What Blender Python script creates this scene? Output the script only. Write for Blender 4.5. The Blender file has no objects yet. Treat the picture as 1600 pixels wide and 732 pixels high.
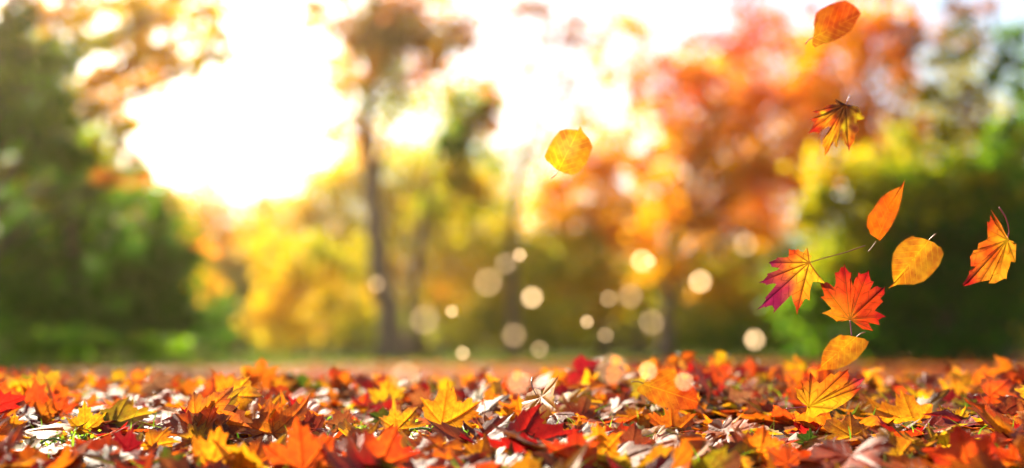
import bpy, math, random
import numpy as np
from mathutils import Vector

rng = np.random.default_rng(11)
random.seed(11)
S = bpy.context.scene
COL = S.collection

# ------------------------------------------------------------------ camera
FPX, HOR = 1715.0, 550.0                      # focal length and horizon row, in pixels of a 1600 px wide frame
CAMZ = 0.20
PITCH = math.atan((HOR - 366.0) / FPX)
FOCUS = 1.68
cam_d = bpy.data.cameras.new('camera')
cam_d.sensor_width = 36.0
cam_d.lens = 36.0 * FPX / 1600.0
cam_d.clip_start, cam_d.clip_end = 0.02, 3000.0
cam_d.dof.use_dof = True
cam_d.dof.focus_distance = FOCUS
cam_d.dof.aperture_fstop = 1.18
cam = bpy.data.objects.new('camera', cam_d)
cam.location = (0, 0, CAMZ)
cam.rotation_euler = (math.pi / 2 + PITCH, 0, 0)
COL.objects.link(cam)
S.camera = cam

# ------------------------------------------------------------------ sky and sun
SUN_AZ, SUN_EL = math.radians(-25.0), math.radians(30.0)
w = bpy.data.worlds.new('World')
S.world = w
w.use_nodes = True
nt = w.node_tree
sky = nt.nodes.new('ShaderNodeTexSky')
sky.sky_type = 'NISHITA'
sky.sun_disc = False
sky.sun_elevation = SUN_EL
sky.sun_rotation = SUN_AZ
sky.dust_density = 1.2
sky.ozone_density = 0.0
bg = nt.nodes['Background']
nt.links.new(sky.outputs[0], bg.inputs[0])
bg.inputs[1].default_value = 0.062
sd = bpy.data.lights.new('sun', 'SUN')
sd.energy = 5.0
sd.angle = math.radians(0.6)
sd.color = (1.0, 0.89, 0.70)
sun = bpy.data.objects.new('sun', sd)
SUNV = Vector((math.cos(SUN_EL) * math.sin(SUN_AZ), math.cos(SUN_EL) * math.cos(SUN_AZ), math.sin(SUN_EL)))
sun.rotation_euler = (-SUNV).to_track_quat('-Z', 'Y').to_euler()
COL.objects.link(sun)

S.view_settings.view_transform = 'Standard'
S.view_settings.look = 'None'
S.view_settings.gamma = 1.0
S.view_settings.use_curve_mapping = False
S.view_settings.exposure = 2.15
cy = S.cycles
cy.use_denoising = True
cy.use_adaptive_sampling = False
cy.max_bounces = 10
cy.diffuse_bounces = 8
cy.transmission_bounces = 8
cy.transparent_max_bounces = 4
cy.glossy_bounces = 2
cy.volume_bounces = 0
cy.caustics_reflective = cy.caustics_refractive = False
cy.sample_clamp_indirect = 6.0

# ------------------------------------------------------------------ helpers
CP, SP = math.cos(PITCH), math.sin(PITCH)

def at(px, py, Y):
    """World point at depth Y that a sight line through (px, py) of the photograph meets."""
    cx, cyy = (px - 800.0) / FPX, (366.0 - py) / FPX
    d = np.array([cx, CP - cyy * SP, SP + cyy * CP])
    return np.array([0, 0, CAMZ]) + d * (Y / d[1])

def proj(P):
    P = np.asarray(P, float)
    v = P - np.array([0, 0, CAMZ])
    dep = v[..., 1] * CP + v[..., 2] * SP
    up = -v[..., 1] * SP + v[..., 2] * CP
    return 800 + FPX * v[..., 0] / dep, 366 - FPX * up / dep, dep

def tag(o, label=None, cat=None, group=None, kind=None):
    for k, v in (('label', label), ('category', cat), ('group', group), ('kind', kind)):
        if v:
            o[k] = v
    return o

def link(name, me, parent=None, mat=None):
    o = bpy.data.objects.new(name, me)
    COL.objects.link(o)
    if parent is not None:
        o.parent = parent
    if mat is not None:
        me.materials.append(mat)
    return o

def mesh_np(name, V, F, smooth=True):
    me = bpy.data.meshes.new(name)
    V = np.asarray(V, np.float32)
    if isinstance(F, np.ndarray):
        nf, k = F.shape
        me.vertices.add(len(V)); me.vertices.foreach_set('co', V.ravel())
        me.loops.add(nf * k); me.loops.foreach_set('vertex_index', F.astype(np.int32).ravel())
        me.polygons.add(nf)
        me.polygons.foreach_set('loop_start', np.arange(0, nf * k, k, dtype=np.int32))
        me.polygons.foreach_set('loop_total', np.full(nf, k, dtype=np.int32))
        me.update(calc_edges=True)
    else:
        me.from_pydata(V.tolist(), [], F)
    me.validate()
    if smooth:
        me.polygons.foreach_set('use_smooth', np.ones(len(me.polygons), dtype=bool))
    return me

def attr_col(me, name, C):
    a = me.attributes.new(name, 'FLOAT_COLOR', 'POINT')
    C = np.asarray(C, np.float32)
    if C.shape[1] == 3:
        C = np.hstack([C, np.ones((len(C), 1), np.float32)])
    a.data.foreach_set('color', np.ascontiguousarray(C).ravel())

def attr_vec(me, name, C):
    a = me.attributes.new(name, 'FLOAT_VECTOR', 'POINT')
    a.data.foreach_set('vector', np.ascontiguousarray(np.asarray(C, np.float32)).ravel())

def empty(name, loc):
    o = bpy.data.objects.new(name, None)
    o.location = loc
    o.empty_display_size = 0.1
    COL.objects.link(o)
    return o

def tube(path, radii, n=8):
    """Verts and quads of a tapered tube along a path (closed ends)."""
    path = np.asarray(path, float)
    V, F = [], []
    m = len(path)
    for i in range(m):
        t = path[min(i + 1, m - 1)] - path[max(i - 1, 0)]
        t = t / (np.linalg.norm(t) + 1e-9)
        a = np.cross(t, [0.31, 0.83, 0.46]); a /= np.linalg.norm(a) + 1e-9
        b = np.cross(t, a)
        for k in range(n):
            an = 2 * math.pi * k / n
            V.append(path[i] + radii[i] * (math.cos(an) * a + math.sin(an) * b))
    for i in range(m - 1):
        for k in range(n):
            F.append((i * n + k, i * n + (k + 1) % n, (i + 1) * n + (k + 1) % n, (i + 1) * n + k))
    F.append(tuple(range(n))[::-1])
    F.append(tuple((m - 1) * n + k for k in range(n)))
    return V, F

def join(parts):
    V, F = [], []
    for v, f in parts:
        o = len(V)
        V += list(v)
        F += [tuple(i + o for i in q) for q in f]
    return V, F

# ------------------------------------------------------------------ materials
def new_mat(name):
    m = bpy.data.materials.new(name)
    m.use_nodes = True
    t = m.node_tree
    t.nodes.clear()
    return m, t, t.nodes, t.links

def math_node(t, op, a, b=None, c=None):
    n = t.nodes.new('ShaderNodeMath'); n.operation = op
    for i, x in enumerate((a, b, c)):
        if x is None:
            continue
        if isinstance(x, (int, float)):
            n.inputs[i].default_value = x
        else:
            t.links.new(x, n.inputs[i])
    return n.outputs[0]

def mix_col(t, f, a, b, mode='MIX'):
    n = t.nodes.new('ShaderNodeMix'); n.data_type = 'RGBA'; n.blend_type = mode
    for i, x in ((0, f), (6, a), (7, b)):
        if isinstance(x, (int, float)):
            n.inputs[i].default_value = x
        elif isinstance(x, tuple):
            n.inputs[i].default_value = x
        else:
            t.links.new(x, n.inputs[i])
    return n.outputs[2]

def smooth(t, x, lo, hi, a=0.0, b=1.0):
    n = t.nodes.new('ShaderNodeMapRange'); n.interpolation_type = 'SMOOTHSTEP'
    t.links.new(x, n.inputs[0])
    for i, v in ((1, lo), (2, hi), (3, a), (4, b)):
        n.inputs[i].default_value = v
    return n.outputs[0]

def noise(t, vec, scale, detail=3.0, rough=0.55):
    n = t.nodes.new('ShaderNodeTexNoise')
    if vec is not None:
        t.links.new(vec, n.inputs['Vector'])
    n.inputs['Scale'].default_value = scale
    n.inputs['Detail'].default_value = detail
    n.inputs['Roughness'].default_value = rough
    return n.outputs['Fac']

def leaf_material(name, trans=0.5, rough=0.42, spec=0.5, tint=1.0):
    m, t, N, L = new_mat(name)
    out = N.new('ShaderNodeOutputMaterial')
    ac = N.new('ShaderNodeAttribute'); ac.attribute_name = 'leaf_colour'
    av = N.new('ShaderNodeAttribute'); av.attribute_name = 'vein_colour'
    ap = N.new('ShaderNodeAttribute'); ap.attribute_name = 'vein_place'
    sep = N.new('ShaderNodeSeparateXYZ'); L.new(ap.outputs['Vector'], sep.inputs[0])
    along, across, sd_ = sep.outputs[0], sep.outputs[1], sep.outputs[2]
    main = smooth(t, across, 0.003, 0.013, 1.0, 0.0)
    q = math_node(t, 'SUBTRACT', along, math_node(t, 'MULTIPLY', across, 0.95))
    saw = math_node(t, 'PINGPONG', math_node(t, 'ADD', q, sd_), 0.075)
    side = math_node(t, 'MULTIPLY', smooth(t, saw, 0.0, 0.010, 0.9, 0.0), smooth(t, across, 0.25, 0.36, 1.0, 0.15))
    vein = math_node(t, 'MAXIMUM', main, side)
    comb = N.new('ShaderNodeCombineXYZ')
    L.new(along, comb.inputs[0]); L.new(across, comb.inputs[1]); L.new(sd_, comb.inputs[2])
    n1 = noise(t, comb.outputs[0], 5.0, 5.0, 0.6)
    n2 = noise(t, comb.outputs[0], 38.0, 3.0, 0.6)
    spots = smooth(t, n2, 0.60, 0.72, 0.0, 0.7)
    base = mix_col(t, smooth(t, n1, 0.35, 0.65, 0.0, 0.9), ac.outputs['Color'], mix_col(t, 1.0, ac.outputs['Color'], (0.78, 0.48, 0.6, 1), 'MULTIPLY'))
    base = mix_col(t, spots, base, mix_col(t, 1.0, ac.outputs['Color'], (0.30, 0.2, 0.25, 1), 'MULTIPLY'))
    base = mix_col(t, vein, base, av.outputs['Color'])
    bump = N.new('ShaderNodeBump'); bump.inputs['Strength'].default_value = 0.35; bump.inputs['Distance'].default_value = 0.002
    L.new(math_node(t, 'ADD', math_node(t, 'MULTIPLY', vein, -1.0), math_node(t, 'MULTIPLY', n2, 0.6)), bump.inputs['Height'])
    pr = N.new('ShaderNodeBsdfPrincipled')
    L.new(base, pr.inputs['Base Color']); L.new(bump.outputs[0], pr.inputs['Normal'])
    pr.inputs['Roughness'].default_value = rough
    pr.inputs['Specular IOR Level'].default_value = spec
    tr = N.new('ShaderNodeBsdfTranslucent')
    L.new(base, tr.inputs['Color']); L.new(bump.outputs[0], tr.inputs['Normal'])
    mx = N.new('ShaderNodeMixShader'); mx.inputs[0].default_value = trans
    L.new(pr.outputs[0], mx.inputs[1]); L.new(tr.outputs[0], mx.inputs[2])
    L.new(mx.outputs[0], out.inputs[0])
    return m

M_LEAF = leaf_material('autumn_leaf', 0.62, 0.5, 0.3)
M_WET = leaf_material('wet_leaf', 0.4, 0.5, 0.15)

def foliage_material():
    m, t, N, L = new_mat('tree_foliage')
    out = N.new('ShaderNodeOutputMaterial')
    ac = N.new('ShaderNodeAttribute'); ac.attribute_name = 'leaf_colour'
    pr = N.new('ShaderNodeBsdfPrincipled')
    L.new(ac.outputs['Color'], pr.inputs['Base Color'])
    pr.inputs['Roughness'].default_value = 0.55
    pr.inputs['Specular IOR Level'].default_value = 0.12
    tr = N.new('ShaderNodeBsdfTranslucent')
    L.new(ac.outputs['Color'], tr.inputs['Color'])
    mx = N.new('ShaderNodeMixShader'); mx.inputs[0].default_value = 0.68
    L.new(pr.outputs[0], mx.inputs[1]); L.new(tr.outputs[0], mx.inputs[2])
    L.new(mx.outputs[0], out.inputs[0])
    return m
M_FOL = foliage_material()

def bark_material(name, c1, c2):
    m, t, N, L = new_mat(name)
    out = N.new('ShaderNodeOutputMaterial')
    tc = N.new('ShaderNodeTexCoord')
    mp = N.new('ShaderNodeMapping'); mp.inputs['Scale'].default_value = (9, 9, 1.6)
    L.new(tc.outputs['Object'], mp.inputs[0])
    n = noise(t, mp.outputs[0], 2.0, 6.0, 0.65)
    pr = N.new('ShaderNodeBsdfPrincipled')
    L.new(mix_col(t, smooth(t, n, 0.35, 0.65), c1, c2), pr.inputs['Base Color'])
    pr.inputs['Roughness'].default_value = 0.9
    b = N.new('ShaderNodeBump'); b.inputs['Strength'].default_value = 0.8; b.inputs['Distance'].default_value = 0.03
    L.new(n, b.inputs['Height']); L.new(b.outputs[0], pr.inputs['Normal'])
    L.new(pr.outputs[0], out.inputs[0])
    return m
M_BARK = bark_material('brown_bark', (0.05, 0.03, 0.022, 1), (0.14, 0.085, 0.06, 1))
M_BARK2 = bark_material('grey_bark', (0.10, 0.055, 0.035, 1), (0.24, 0.14, 0.09, 1))

def stalk_material(name, c):
    m, t, N, L = new_mat(name)
    out = N.new('ShaderNodeOutputMaterial')
    tc = N.new('ShaderNodeTexCoord')
    n = noise(t, tc.outputs['Object'], 120.0)
    pr = N.new('ShaderNodeBsdfPrincipled')
    L.new(mix_col(t, n, c, tuple(x * 0.5 for x in c[:3]) + (1,)), pr.inputs['Base Color'])
    pr.inputs['Roughness'].default_value = 0.4
    L.new(pr.outputs[0], out.inputs[0])
    return m
M_STALK_RED = stalk_material('red_stalk', (0.45, 0.06, 0.08, 1))
M_STALK_TAN = stalk_material('tan_stalk', (0.45, 0.2, 0.04, 1))
M_STALK_BROWN = stalk_material('brown_stalk', (0.16, 0.07, 0.03, 1))

# ------------------------------------------------------------------ ground
def smoothstep(a, b, x):
    u = np.clip((x - a) / (b - a), 0, 1)
    return u * u * (3 - 2 * u)

def ground_z(x, y):
    x = np.asarray(x, float); y = np.asarray(y, float)
    rise = 0.010 + 0.085 * np.clip((y - 1.15) / 1.2, 0, 1) ** 0.9
    fall = 1 - smoothstep(2.45, 4.4, y)
    und = 0.010 * np.sin(2.3 * x + 0.6) + 0.008 * np.sin(4.1 * x + 2.0 * y + 1.0) + 0.005 * np.sin(7.7 * x - 3.1 * y)
    near = (rise + und) * fall
    far = 0.05 * np.sin(0.21 * x + 1.3) * np.sin(0.17 * y) * smoothstep(9, 30, y)
    return near + far

def ground_sheet():
    ys = np.concatenate([np.linspace(-60, 0.4, 8), np.linspace(0.5, 6, 90), np.geomspace(6.3, 240, 50)])
    xs = np.concatenate([-np.geomspace(160, 3.2, 30), np.linspace(-3, 3, 100), np.geomspace(3.2, 160, 30)])
    X, Y = np.meshgrid(xs, ys)
    V = np.stack([X, Y, ground_z(X, Y)], -1).reshape(-1, 3)
    nx = len(xs)
    idx = np.arange(len(ys) * nx).reshape(len(ys), nx)
    F = np.stack([idx[:-1, :-1], idx[:-1, 1:], idx[1:, 1:], idx[1:, :-1]], -1).reshape(-1, 4)
    m, t, N, L = new_mat('park_ground')
    out = N.new('ShaderNodeOutputMaterial')
    geo = N.new('ShaderNodeNewGeometry')
    sp = N.new('ShaderNodeSeparateXYZ'); L.new(geo.outputs['Position'], sp.inputs[0])
    nb = noise(t, geo.outputs['Position'], 0.35, 4.0)
    nf = noise(t, geo.outputs['Position'], 14.0, 5.0, 0.7)
    soil = mix_col(t, nf, (0.025, 0.014, 0.008, 1), (0.09, 0.045, 0.022, 1))
    litter = mix_col(t, smooth(t, nf, 0.35, 0.65), (0.09, 0.022, 0.010, 1), (0.26, 0.07, 0.016, 1))
    grass = mix_col(t, smooth(t, nf, 0.3, 0.7), (0.035, 0.08, 0.006, 1), (0.09, 0.11, 0.010, 1))
    yj = math_node(t, 'ADD', sp.outputs[1], math_node(t, 'MULTIPLY', math_node(t, 'SUBTRACT', nb, 0.5), 14.0))
    yj2 = math_node(t, 'ADD', yj, math_node(t, 'MULTIPLY', sp.outputs[0], -1.4))
    c = mix_col(t, smooth(t, sp.outputs[1], 3.6, 5.5), soil, litter)
    c = mix_col(t, smooth(t, yj2, 17.0, 23.0), c, grass)
    pr = N.new('ShaderNodeBsdfPrincipled')
    L.new(c, pr.inputs['Base Color'])
    pr.inputs['Roughness'].default_value = 0.95
    pr.inputs['Specular IOR Level'].default_value = 0.15
    b = N.new('ShaderNodeBump'); b.inputs['Strength'].default_value = 0.6; b.inputs['Distance'].default_value = 0.02
    L.new(nf, b.inputs['Height']); L.new(b.outputs[0], pr.inputs['Normal'])
    L.new(pr.outputs[0], out.inputs[0])
    o = link('ground', mesh_np('ground', V, F), None, m)
    tag(o, 'park ground rising to a low leaf covered bank then lawn under the trees', None, None, 'structure')
ground_sheet()

# ------------------------------------------------------------------ trees
PAL = {
    'dkgreen': [(0.03, 0.15, 0.004), (0.055, 0.21, 0.004), (0.10, 0.24, 0.004), (0.03, 0.10, 0.005)],
    'green':   [(0.10, 0.28, 0.006), (0.15, 0.33, 0.008), (0.22, 0.35, 0.008), (0.08, 0.21, 0.008)],
    'olive':   [(0.36, 0.38, 0.005), (0.48, 0.42, 0.005), (0.27, 0.34, 0.005), (0.56, 0.40, 0.005)],
    'yellow':  [(0.80, 0.54, 0.006), (0.76, 0.44, 0.006), (0.62, 0.52, 0.008), (0.84, 0.50, 0.006)],
    'gold':    [(0.86, 0.42, 0.004), (0.88, 0.50, 0.005), (0.80, 0.35, 0.004), (0.74, 0.42, 0.005)],
    'orange':  [(0.88, 0.31, 0.003), (0.90, 0.37, 0.004), (0.84, 0.24, 0.004), (0.88, 0.43, 0.005)],
    'red':     [(0.82, 0.11, 0.025), (0.80, 0.15, 0.05), (0.84, 0.19, 0.04), (0.8, 0.09, 0.03)],
    'brown':   [(0.30, 0.09, 0.012), (0.42, 0.13, 0.010), (0.24, 0.10, 0.012), (0.5, 0.2, 0.012)],
    'mauve':   [(0.30, 0.14, 0.13), (0.45, 0.2, 0.10), (0.35, 0.12, 0.08), (0.4, 0.22, 0.15)],
}

def cluster_leaves(c, r, n, size, pal, clump=0.42, nsub=None):
    """Leaf diamonds gathered in clumps through an ellipsoid c, r."""
    nsub = nsub or max(6, int(n / 30))
    d = rng.normal(size=(nsub, 3)); d /= np.linalg.norm(d, axis=1)[:, None]
    sub = d * (rng.random(nsub) ** 0.42)[:, None]
    which = rng.integers(0, nsub, n)
    P = sub[which] + rng.normal(size=(n, 3)) * clump * 0.5 * (0.6 + 0.8 * rng.random(nsub))[which][:, None]
    P = c + P * r
    u = rng.normal(size=(n, 3)); u[:, 2] -= 0.5
    u /= np.linalg.norm(u, axis=1)[:, None]
    v = np.cross(u, rng.normal(size=(n, 3))); v /= np.linalg.norm(v, axis=1)[:, None]
    s = size * (0.6 + 0.8 * rng.random(n))[:, None]
    fold = np.cross(u, v) * s * 0.14
    V = np.stack([P - u * s * 0.55, P + v * s * 0.36 + fold, P + u * s * 0.6, P - v * s * 0.36 + fold], 1)
    pc = np.array(PAL[pal])
    subc = pc[rng.integers(0, len(pc), nsub)]
    colr = 0.6 * subc[which] + 0.4 * pc[rng.integers(0, len(pc), n)]
    colr = colr * (0.8 + 0.4 * rng.random(n))[:, None]
    return V, colr

def crown_mesh(name, clusters):
    Vs, Cs = [], []
    for V, colr in clusters:
        Vs.append(V.reshape(-1, 3)); Cs.append(np.repeat(colr, 4, 0))
    V = np.concatenate(Vs); C = np.concatenate(Cs)
    F = np.arange(len(V)).reshape(-1, 4)
    me = mesh_np(name, V, F, smooth=False)
    attr_col(me, 'leaf_colour', C)
    return me

def tree(name, label, cat, Y, base, stem, width, clusters, bark=M_BARK, group='autumn trees round the park lawn', leaf=0.17, twigs=True, extra_stems=(), dm=1.0):
    """A tree at depth Y: base and stem are sight-line pixels of its trunk, clusters (px, py, rx, ry, palette, density[, depth shift])."""
    b = at(base[0], base[1], Y)
    b[2] = float(ground_z(b[0], b[1])) - 0.02
    root = empty(name, b)
    tag(root, label, cat, group)
    m_px = Y / FPX
    pts = [b] + [at(px, py, Y + dy) for px, py, dy in stem]
    path, rad = [], []
    for i in range(len(pts) - 1):
        for k in range(4):
            u = k / 4
            path.append(pts[i] * (1 - u) + pts[i + 1] * u + rng.normal(size=3) * width * 0.05 * (i + u > 0))
    path.append(pts[-1])
    n = len(path)
    for i in range(n):
        u = i / (n - 1)
        rad.append(width * 0.5 * ((1 - u) ** 0.8 * 0.85 + 0.15) * (1 + 0.55 * max(0, 1 - u * 9) ** 2))
    parts = [tube(np.array(path) - b, rad, 12)]
    for es in extra_stems:
        ep = [at(px, py, Y + dy) for px, py, dy in es[1]]
        parts.append(tube(np.array(ep) - b, np.linspace(es[0] / 2, es[0] / 9, len(ep)), 8))
    tv, tf = join(parts)
    P = np.array(path)
    cl, limbs = [], []
    for cdef in clusters:
        px, py, rx, ry, pal, dens = cdef[:6]
        dy = cdef[6] if len(cdef) > 6 else rng.normal() * rx * m_px * 0.35
        c = at(px, py, Y + dy)
        mm = (Y + dy) / FPX
        r = np.array([rx * mm, min(rx, ry) * mm * 0.65, ry * mm])
        sz = leaf * (0.75 + 0.011 * Y)
        leaf_px2 = 0.42 * (sz / mm) ** 2 * 0.55
        n = int(dm * (1.0 if pal in ('dkgreen', 'green') else 0.72) * dens ** 1.2 * math.pi * rx * ry / leaf_px2) + 20
        V, colr = cluster_leaves(c - b, r, n, sz, pal)
        cl.append((V, colr))
        if twigs:
            # a limb from the trunk to the clump, with a few twigs spreading inside it
            j = int(np.clip(np.argmin(np.abs(P[:, 2] - (c[2] - 0.55 * abs(c[0] - b[0]) - 0.3))), 1, n if n < len(P) else len(P) - 1))
            s = P[j]
            mid = (s + c) / 2 + np.array([0, 0, 0.10 * np.linalg.norm(c - s)])
            lr = max(0.012, min(rad[j] * 0.3, 0.03))
            lp = [s * (1 - u) ** 2 + 2 * mid * u * (1 - u) + c * u * u for u in np.linspace(0, 1, 6)]
            limbs.append(tube(np.array(lp) - b, np.linspace(lr, lr * 0.3, 6), 6))
            for k in range(5):
                e = c + rng.normal(size=3) * r * 0.55
                kk = (lp[4] + e) / 2 + rng.normal(size=3) * 0.08 * r
                limbs.append(tube(np.array([lp[3], kk, e]) - b, [lr * 0.35, lr * 0.22, lr * 0.08], 5))
    tr = link('trunk', mesh_np('trunk', tv, tf), root, bark)
    if limbs:
        lv, lf = join(limbs)
        link('branches', mesh_np('branches', lv, lf), root, bark)
    link('crown', crown_mesh('crown', cl), root, M_FOL)
    return root

def bush(name, label, cat, Y, base, clusters, group='bushes along the edge of the lawn', leaf=0.13, dm=1.15):
    b = at(base, 560, Y); b[2] = float(ground_z(b[0], b[1]))
    st = [(base + rng.normal() * 6, 545, 0), (base + rng.normal() * 12, clusters[0][1], 0)]
    return tree(name, label, cat, Y, (base, 562), st, 0.07, clusters, M_BARK, group, leaf, dm=dm)

def build_trees():
    # --- left side
    tree('beech_tree', 'dark green leafy tree filling the shady left side above the green bushes', 'tree', 17.5, (110, 566),
         [(118, 450, 0), (105, 300, 0.3), (120, 170, 0)], 0.42,
         [(60, 330, 130, 90, 'green', 1.5), (160, 360, 120, 80, 'dkgreen', 1.6), (40, 440, 120, 80, 'dkgreen', 1.9), (180, 460, 130, 70, 'dkgreen', 1.8),
          (90, 250, 110, 60, 'olive', 1.0), (150, 290, 90, 50, 'green', 1.4), (30, 210, 90, 60, 'dkgreen', 1.5), (120, 500, 140, 45, 'dkgreen', 1.6),
          (250, 420, 70, 90, 'dkgreen', 1.6), (70, 265, 70, 35, 'gold', 0.9), (120, 330, 60, 30, 'olive', 0.9), (30, 380, 60, 40, 'olive', 0.7), (240, 340, 50, 40, 'green', 1.3), (20, 120, 60, 70, 'dkgreen', 1.3), (255, 500, 50, 50, 'dkgreen', 1.5)])
    tree('oak_tree', 'golden overhanging oak with its trunk at the left border', 'tree', 13.0, (-40, 575),
         [(-28, 420, 0), (-16, 200, 0), (-4, 60, 0), (30, -60, 0)], 0.34,
         [(250, 35, 105, 55, 'yellow', 1.2), (180, 10, 90, 50, 'yellow', 1.2), (310, 40, 60, 50, 'yellow', 1.2), (240, 95, 60, 45, 'gold', 1.1), (270, 70, 90, 60, 'yellow', 0.9),
          (140, 60, 60, 35, 'olive', 0.9), (60, 40, 80, 55, 'olive', 1.1), (80, 20, 70, 40, 'brown', 0.8), (150, 125, 60, 30, 'gold', 0.9), (200, 185, 40, 20, 'gold', 0.8), (225, 130, 50, 35, 'yellow', 0.8), (190, 140, 60, 40, 'gold', 0.7),
          (160, 170, 50, 28, 'gold', 0.9), (350, 90, 28, 24, 'olive', 0.7), (60, 110, 80, 55, 'green', 1.2), (90, 190, 75, 50, 'green', 1.1), (30, 200, 60, 60, 'dkgreen', 1.3),
          (100, 95, 50, 35, 'green', 0.9), (320, 110, 40, 28, 'olive', 0.4), (180, 235, 40, 25, 'mauve', 0.4), (15, 20, 60, 60, 'dkgreen', 1.4), (10, 130, 50, 70, 'dkgreen', 1.5), (130, 160, 70, 45, 'green', 1.1), (60, 230, 90, 50, 'dkgreen', 1.4), (150, 220, 60, 40, 'olive', 0.9), (120, 260, 80, 40, 'dkgreen', 1.2), (190, 270, 35, 30, 'brown', 0.7), (40, 70, 70, 50, 'green', 1.1), (110, 30, 70, 40, 'gold', 1.0), (40, -30, 120, 40, 'brown', 1.2), (230, -30, 130, 30, 'gold', 1.2), (300, -10, 90, 40, 'gold', 1.2)],
         leaf=0.17, dm=0.8)
    bush('shrub', 'bright green shrub low beneath the dark left tree', 'shrub', 12.5, 40, [(40, 535, 80, 26, 'green', 1.8), (0, 530, 60, 24, 'green', 1.5), (90, 548, 50, 14, 'green', 1.4)])
    bush('shrub', 'bright green shrub between the dark left tree and the sun streaks', 'shrub', 13.0, 200, [(190, 540, 90, 22, 'green', 1.8), (255, 548, 50, 14, 'green', 1.4), (140, 545, 60, 18, 'green', 1.5)])
    tree('rowan_tree', 'small red and orange tree glowing just right of the dark green tree', 'tree', 27.0, (275, 562), [(280, 450, 0), (275, 320, 0)], 0.3,
         [(270, 330, 45, 45, 'orange', 1.5), (250, 300, 40, 30, 'brown', 1.3), (285, 385, 40, 45, 'orange', 1.2), (300, 440, 45, 50, 'gold', 1.2), (250, 450, 60, 70, 'green', 1.4), (320, 500, 50, 50, 'dkgreen', 1.2)])
    tree('cherry_tree', 'pale orange far tree under the bright gap of sky', 'tree', 48.0, (370, 558), [(368, 460, 0), (365, 330, 0)], 0.4,
         [(330, 300, 40, 45, 'orange', 0.8), (385, 340, 50, 30, 'orange', 1.2), (350, 380, 70, 40, 'gold', 1.3), (420, 370, 60, 40, 'gold', 1.3), (300, 420, 60, 50, 'olive', 1.2), (370, 450, 80, 60, 'olive', 1.5), (300, 350, 70, 50, 'orange', 1.2), (410, 400, 90, 60, 'gold', 1.3), (300, 480, 80, 60, 'olive', 1.4), (420, 470, 90, 60, 'olive', 1.4), (340, 520, 90, 40, 'dkgreen', 1.5), (440, 330, 40, 25, 'orange', 1.0)], dm=1.5)
    # --- middle
    bush('hazel_bush', 'vivid yellow hazel bush left of the tall bare trunk', 'bush', 25.0, 470,
         [(440, 460, 50, 55, 'yellow', 1.6), (500, 440, 55, 50, 'yellow', 1.5), (470, 510, 75, 35, 'yellow', 1.6), (530, 490, 45, 40, 'olive', 1.2), (415, 500, 35, 30, 'yellow', 1.2), (480, 400, 60, 40, 'olive', 1.1), (560, 450, 50, 50, 'yellow', 0.9), (430, 400, 50, 40, 'yellow', 0.9), (545, 400, 60, 50, 'olive', 0.9), (570, 510, 50, 30, 'olive', 1.0)])
    tree('lime_tree', 'broad yellow green tree behind the tall bare trunk', 'tree', 36.0, (660, 560), [(655, 460, 0), (650, 300, 0)], 0.5,
         [(520, 310, 70, 45, 'olive', 1.3), (600, 300, 70, 50, 'olive', 1.0), (680, 310, 80, 60, 'olive', 1.3), (560, 370, 100, 50, 'yellow', 1.4), (680, 390, 100, 50, 'olive', 1.5), (600, 440, 100, 45, 'yellow', 1.2),
          (720, 450, 90, 50, 'gold', 1.2), (650, 500, 110, 40, 'olive', 1.4), (480, 345, 50, 35, 'yellow', 1.2), (640, 250, 50, 30, 'olive', 0.6), (560, 420, 100, 70, 'olive', 1.3), (500, 330, 90, 55, 'yellow', 1.3), (590, 320, 90, 60, 'olive', 1.3), (690, 340, 100, 70, 'olive', 1.3), (640, 400, 140, 80, 'yellow', 1.2), (740, 400, 90, 70, 'yellow', 1.2), (620, 270, 60, 40, 'olive', 0.8), (710, 270, 60, 50, 'olive', 1.1), (500, 290, 70, 45, 'yellow', 1.3), (560, 265, 60, 40, 'olive', 1.1), (620, 290, 90, 50, 'yellow', 1.3), (700, 310, 90, 60, 'yellow', 1.3), (760, 330, 80, 60, 'olive', 1.3), (450, 350, 50, 40, 'yellow', 1.2)], dm=0.75)
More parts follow.
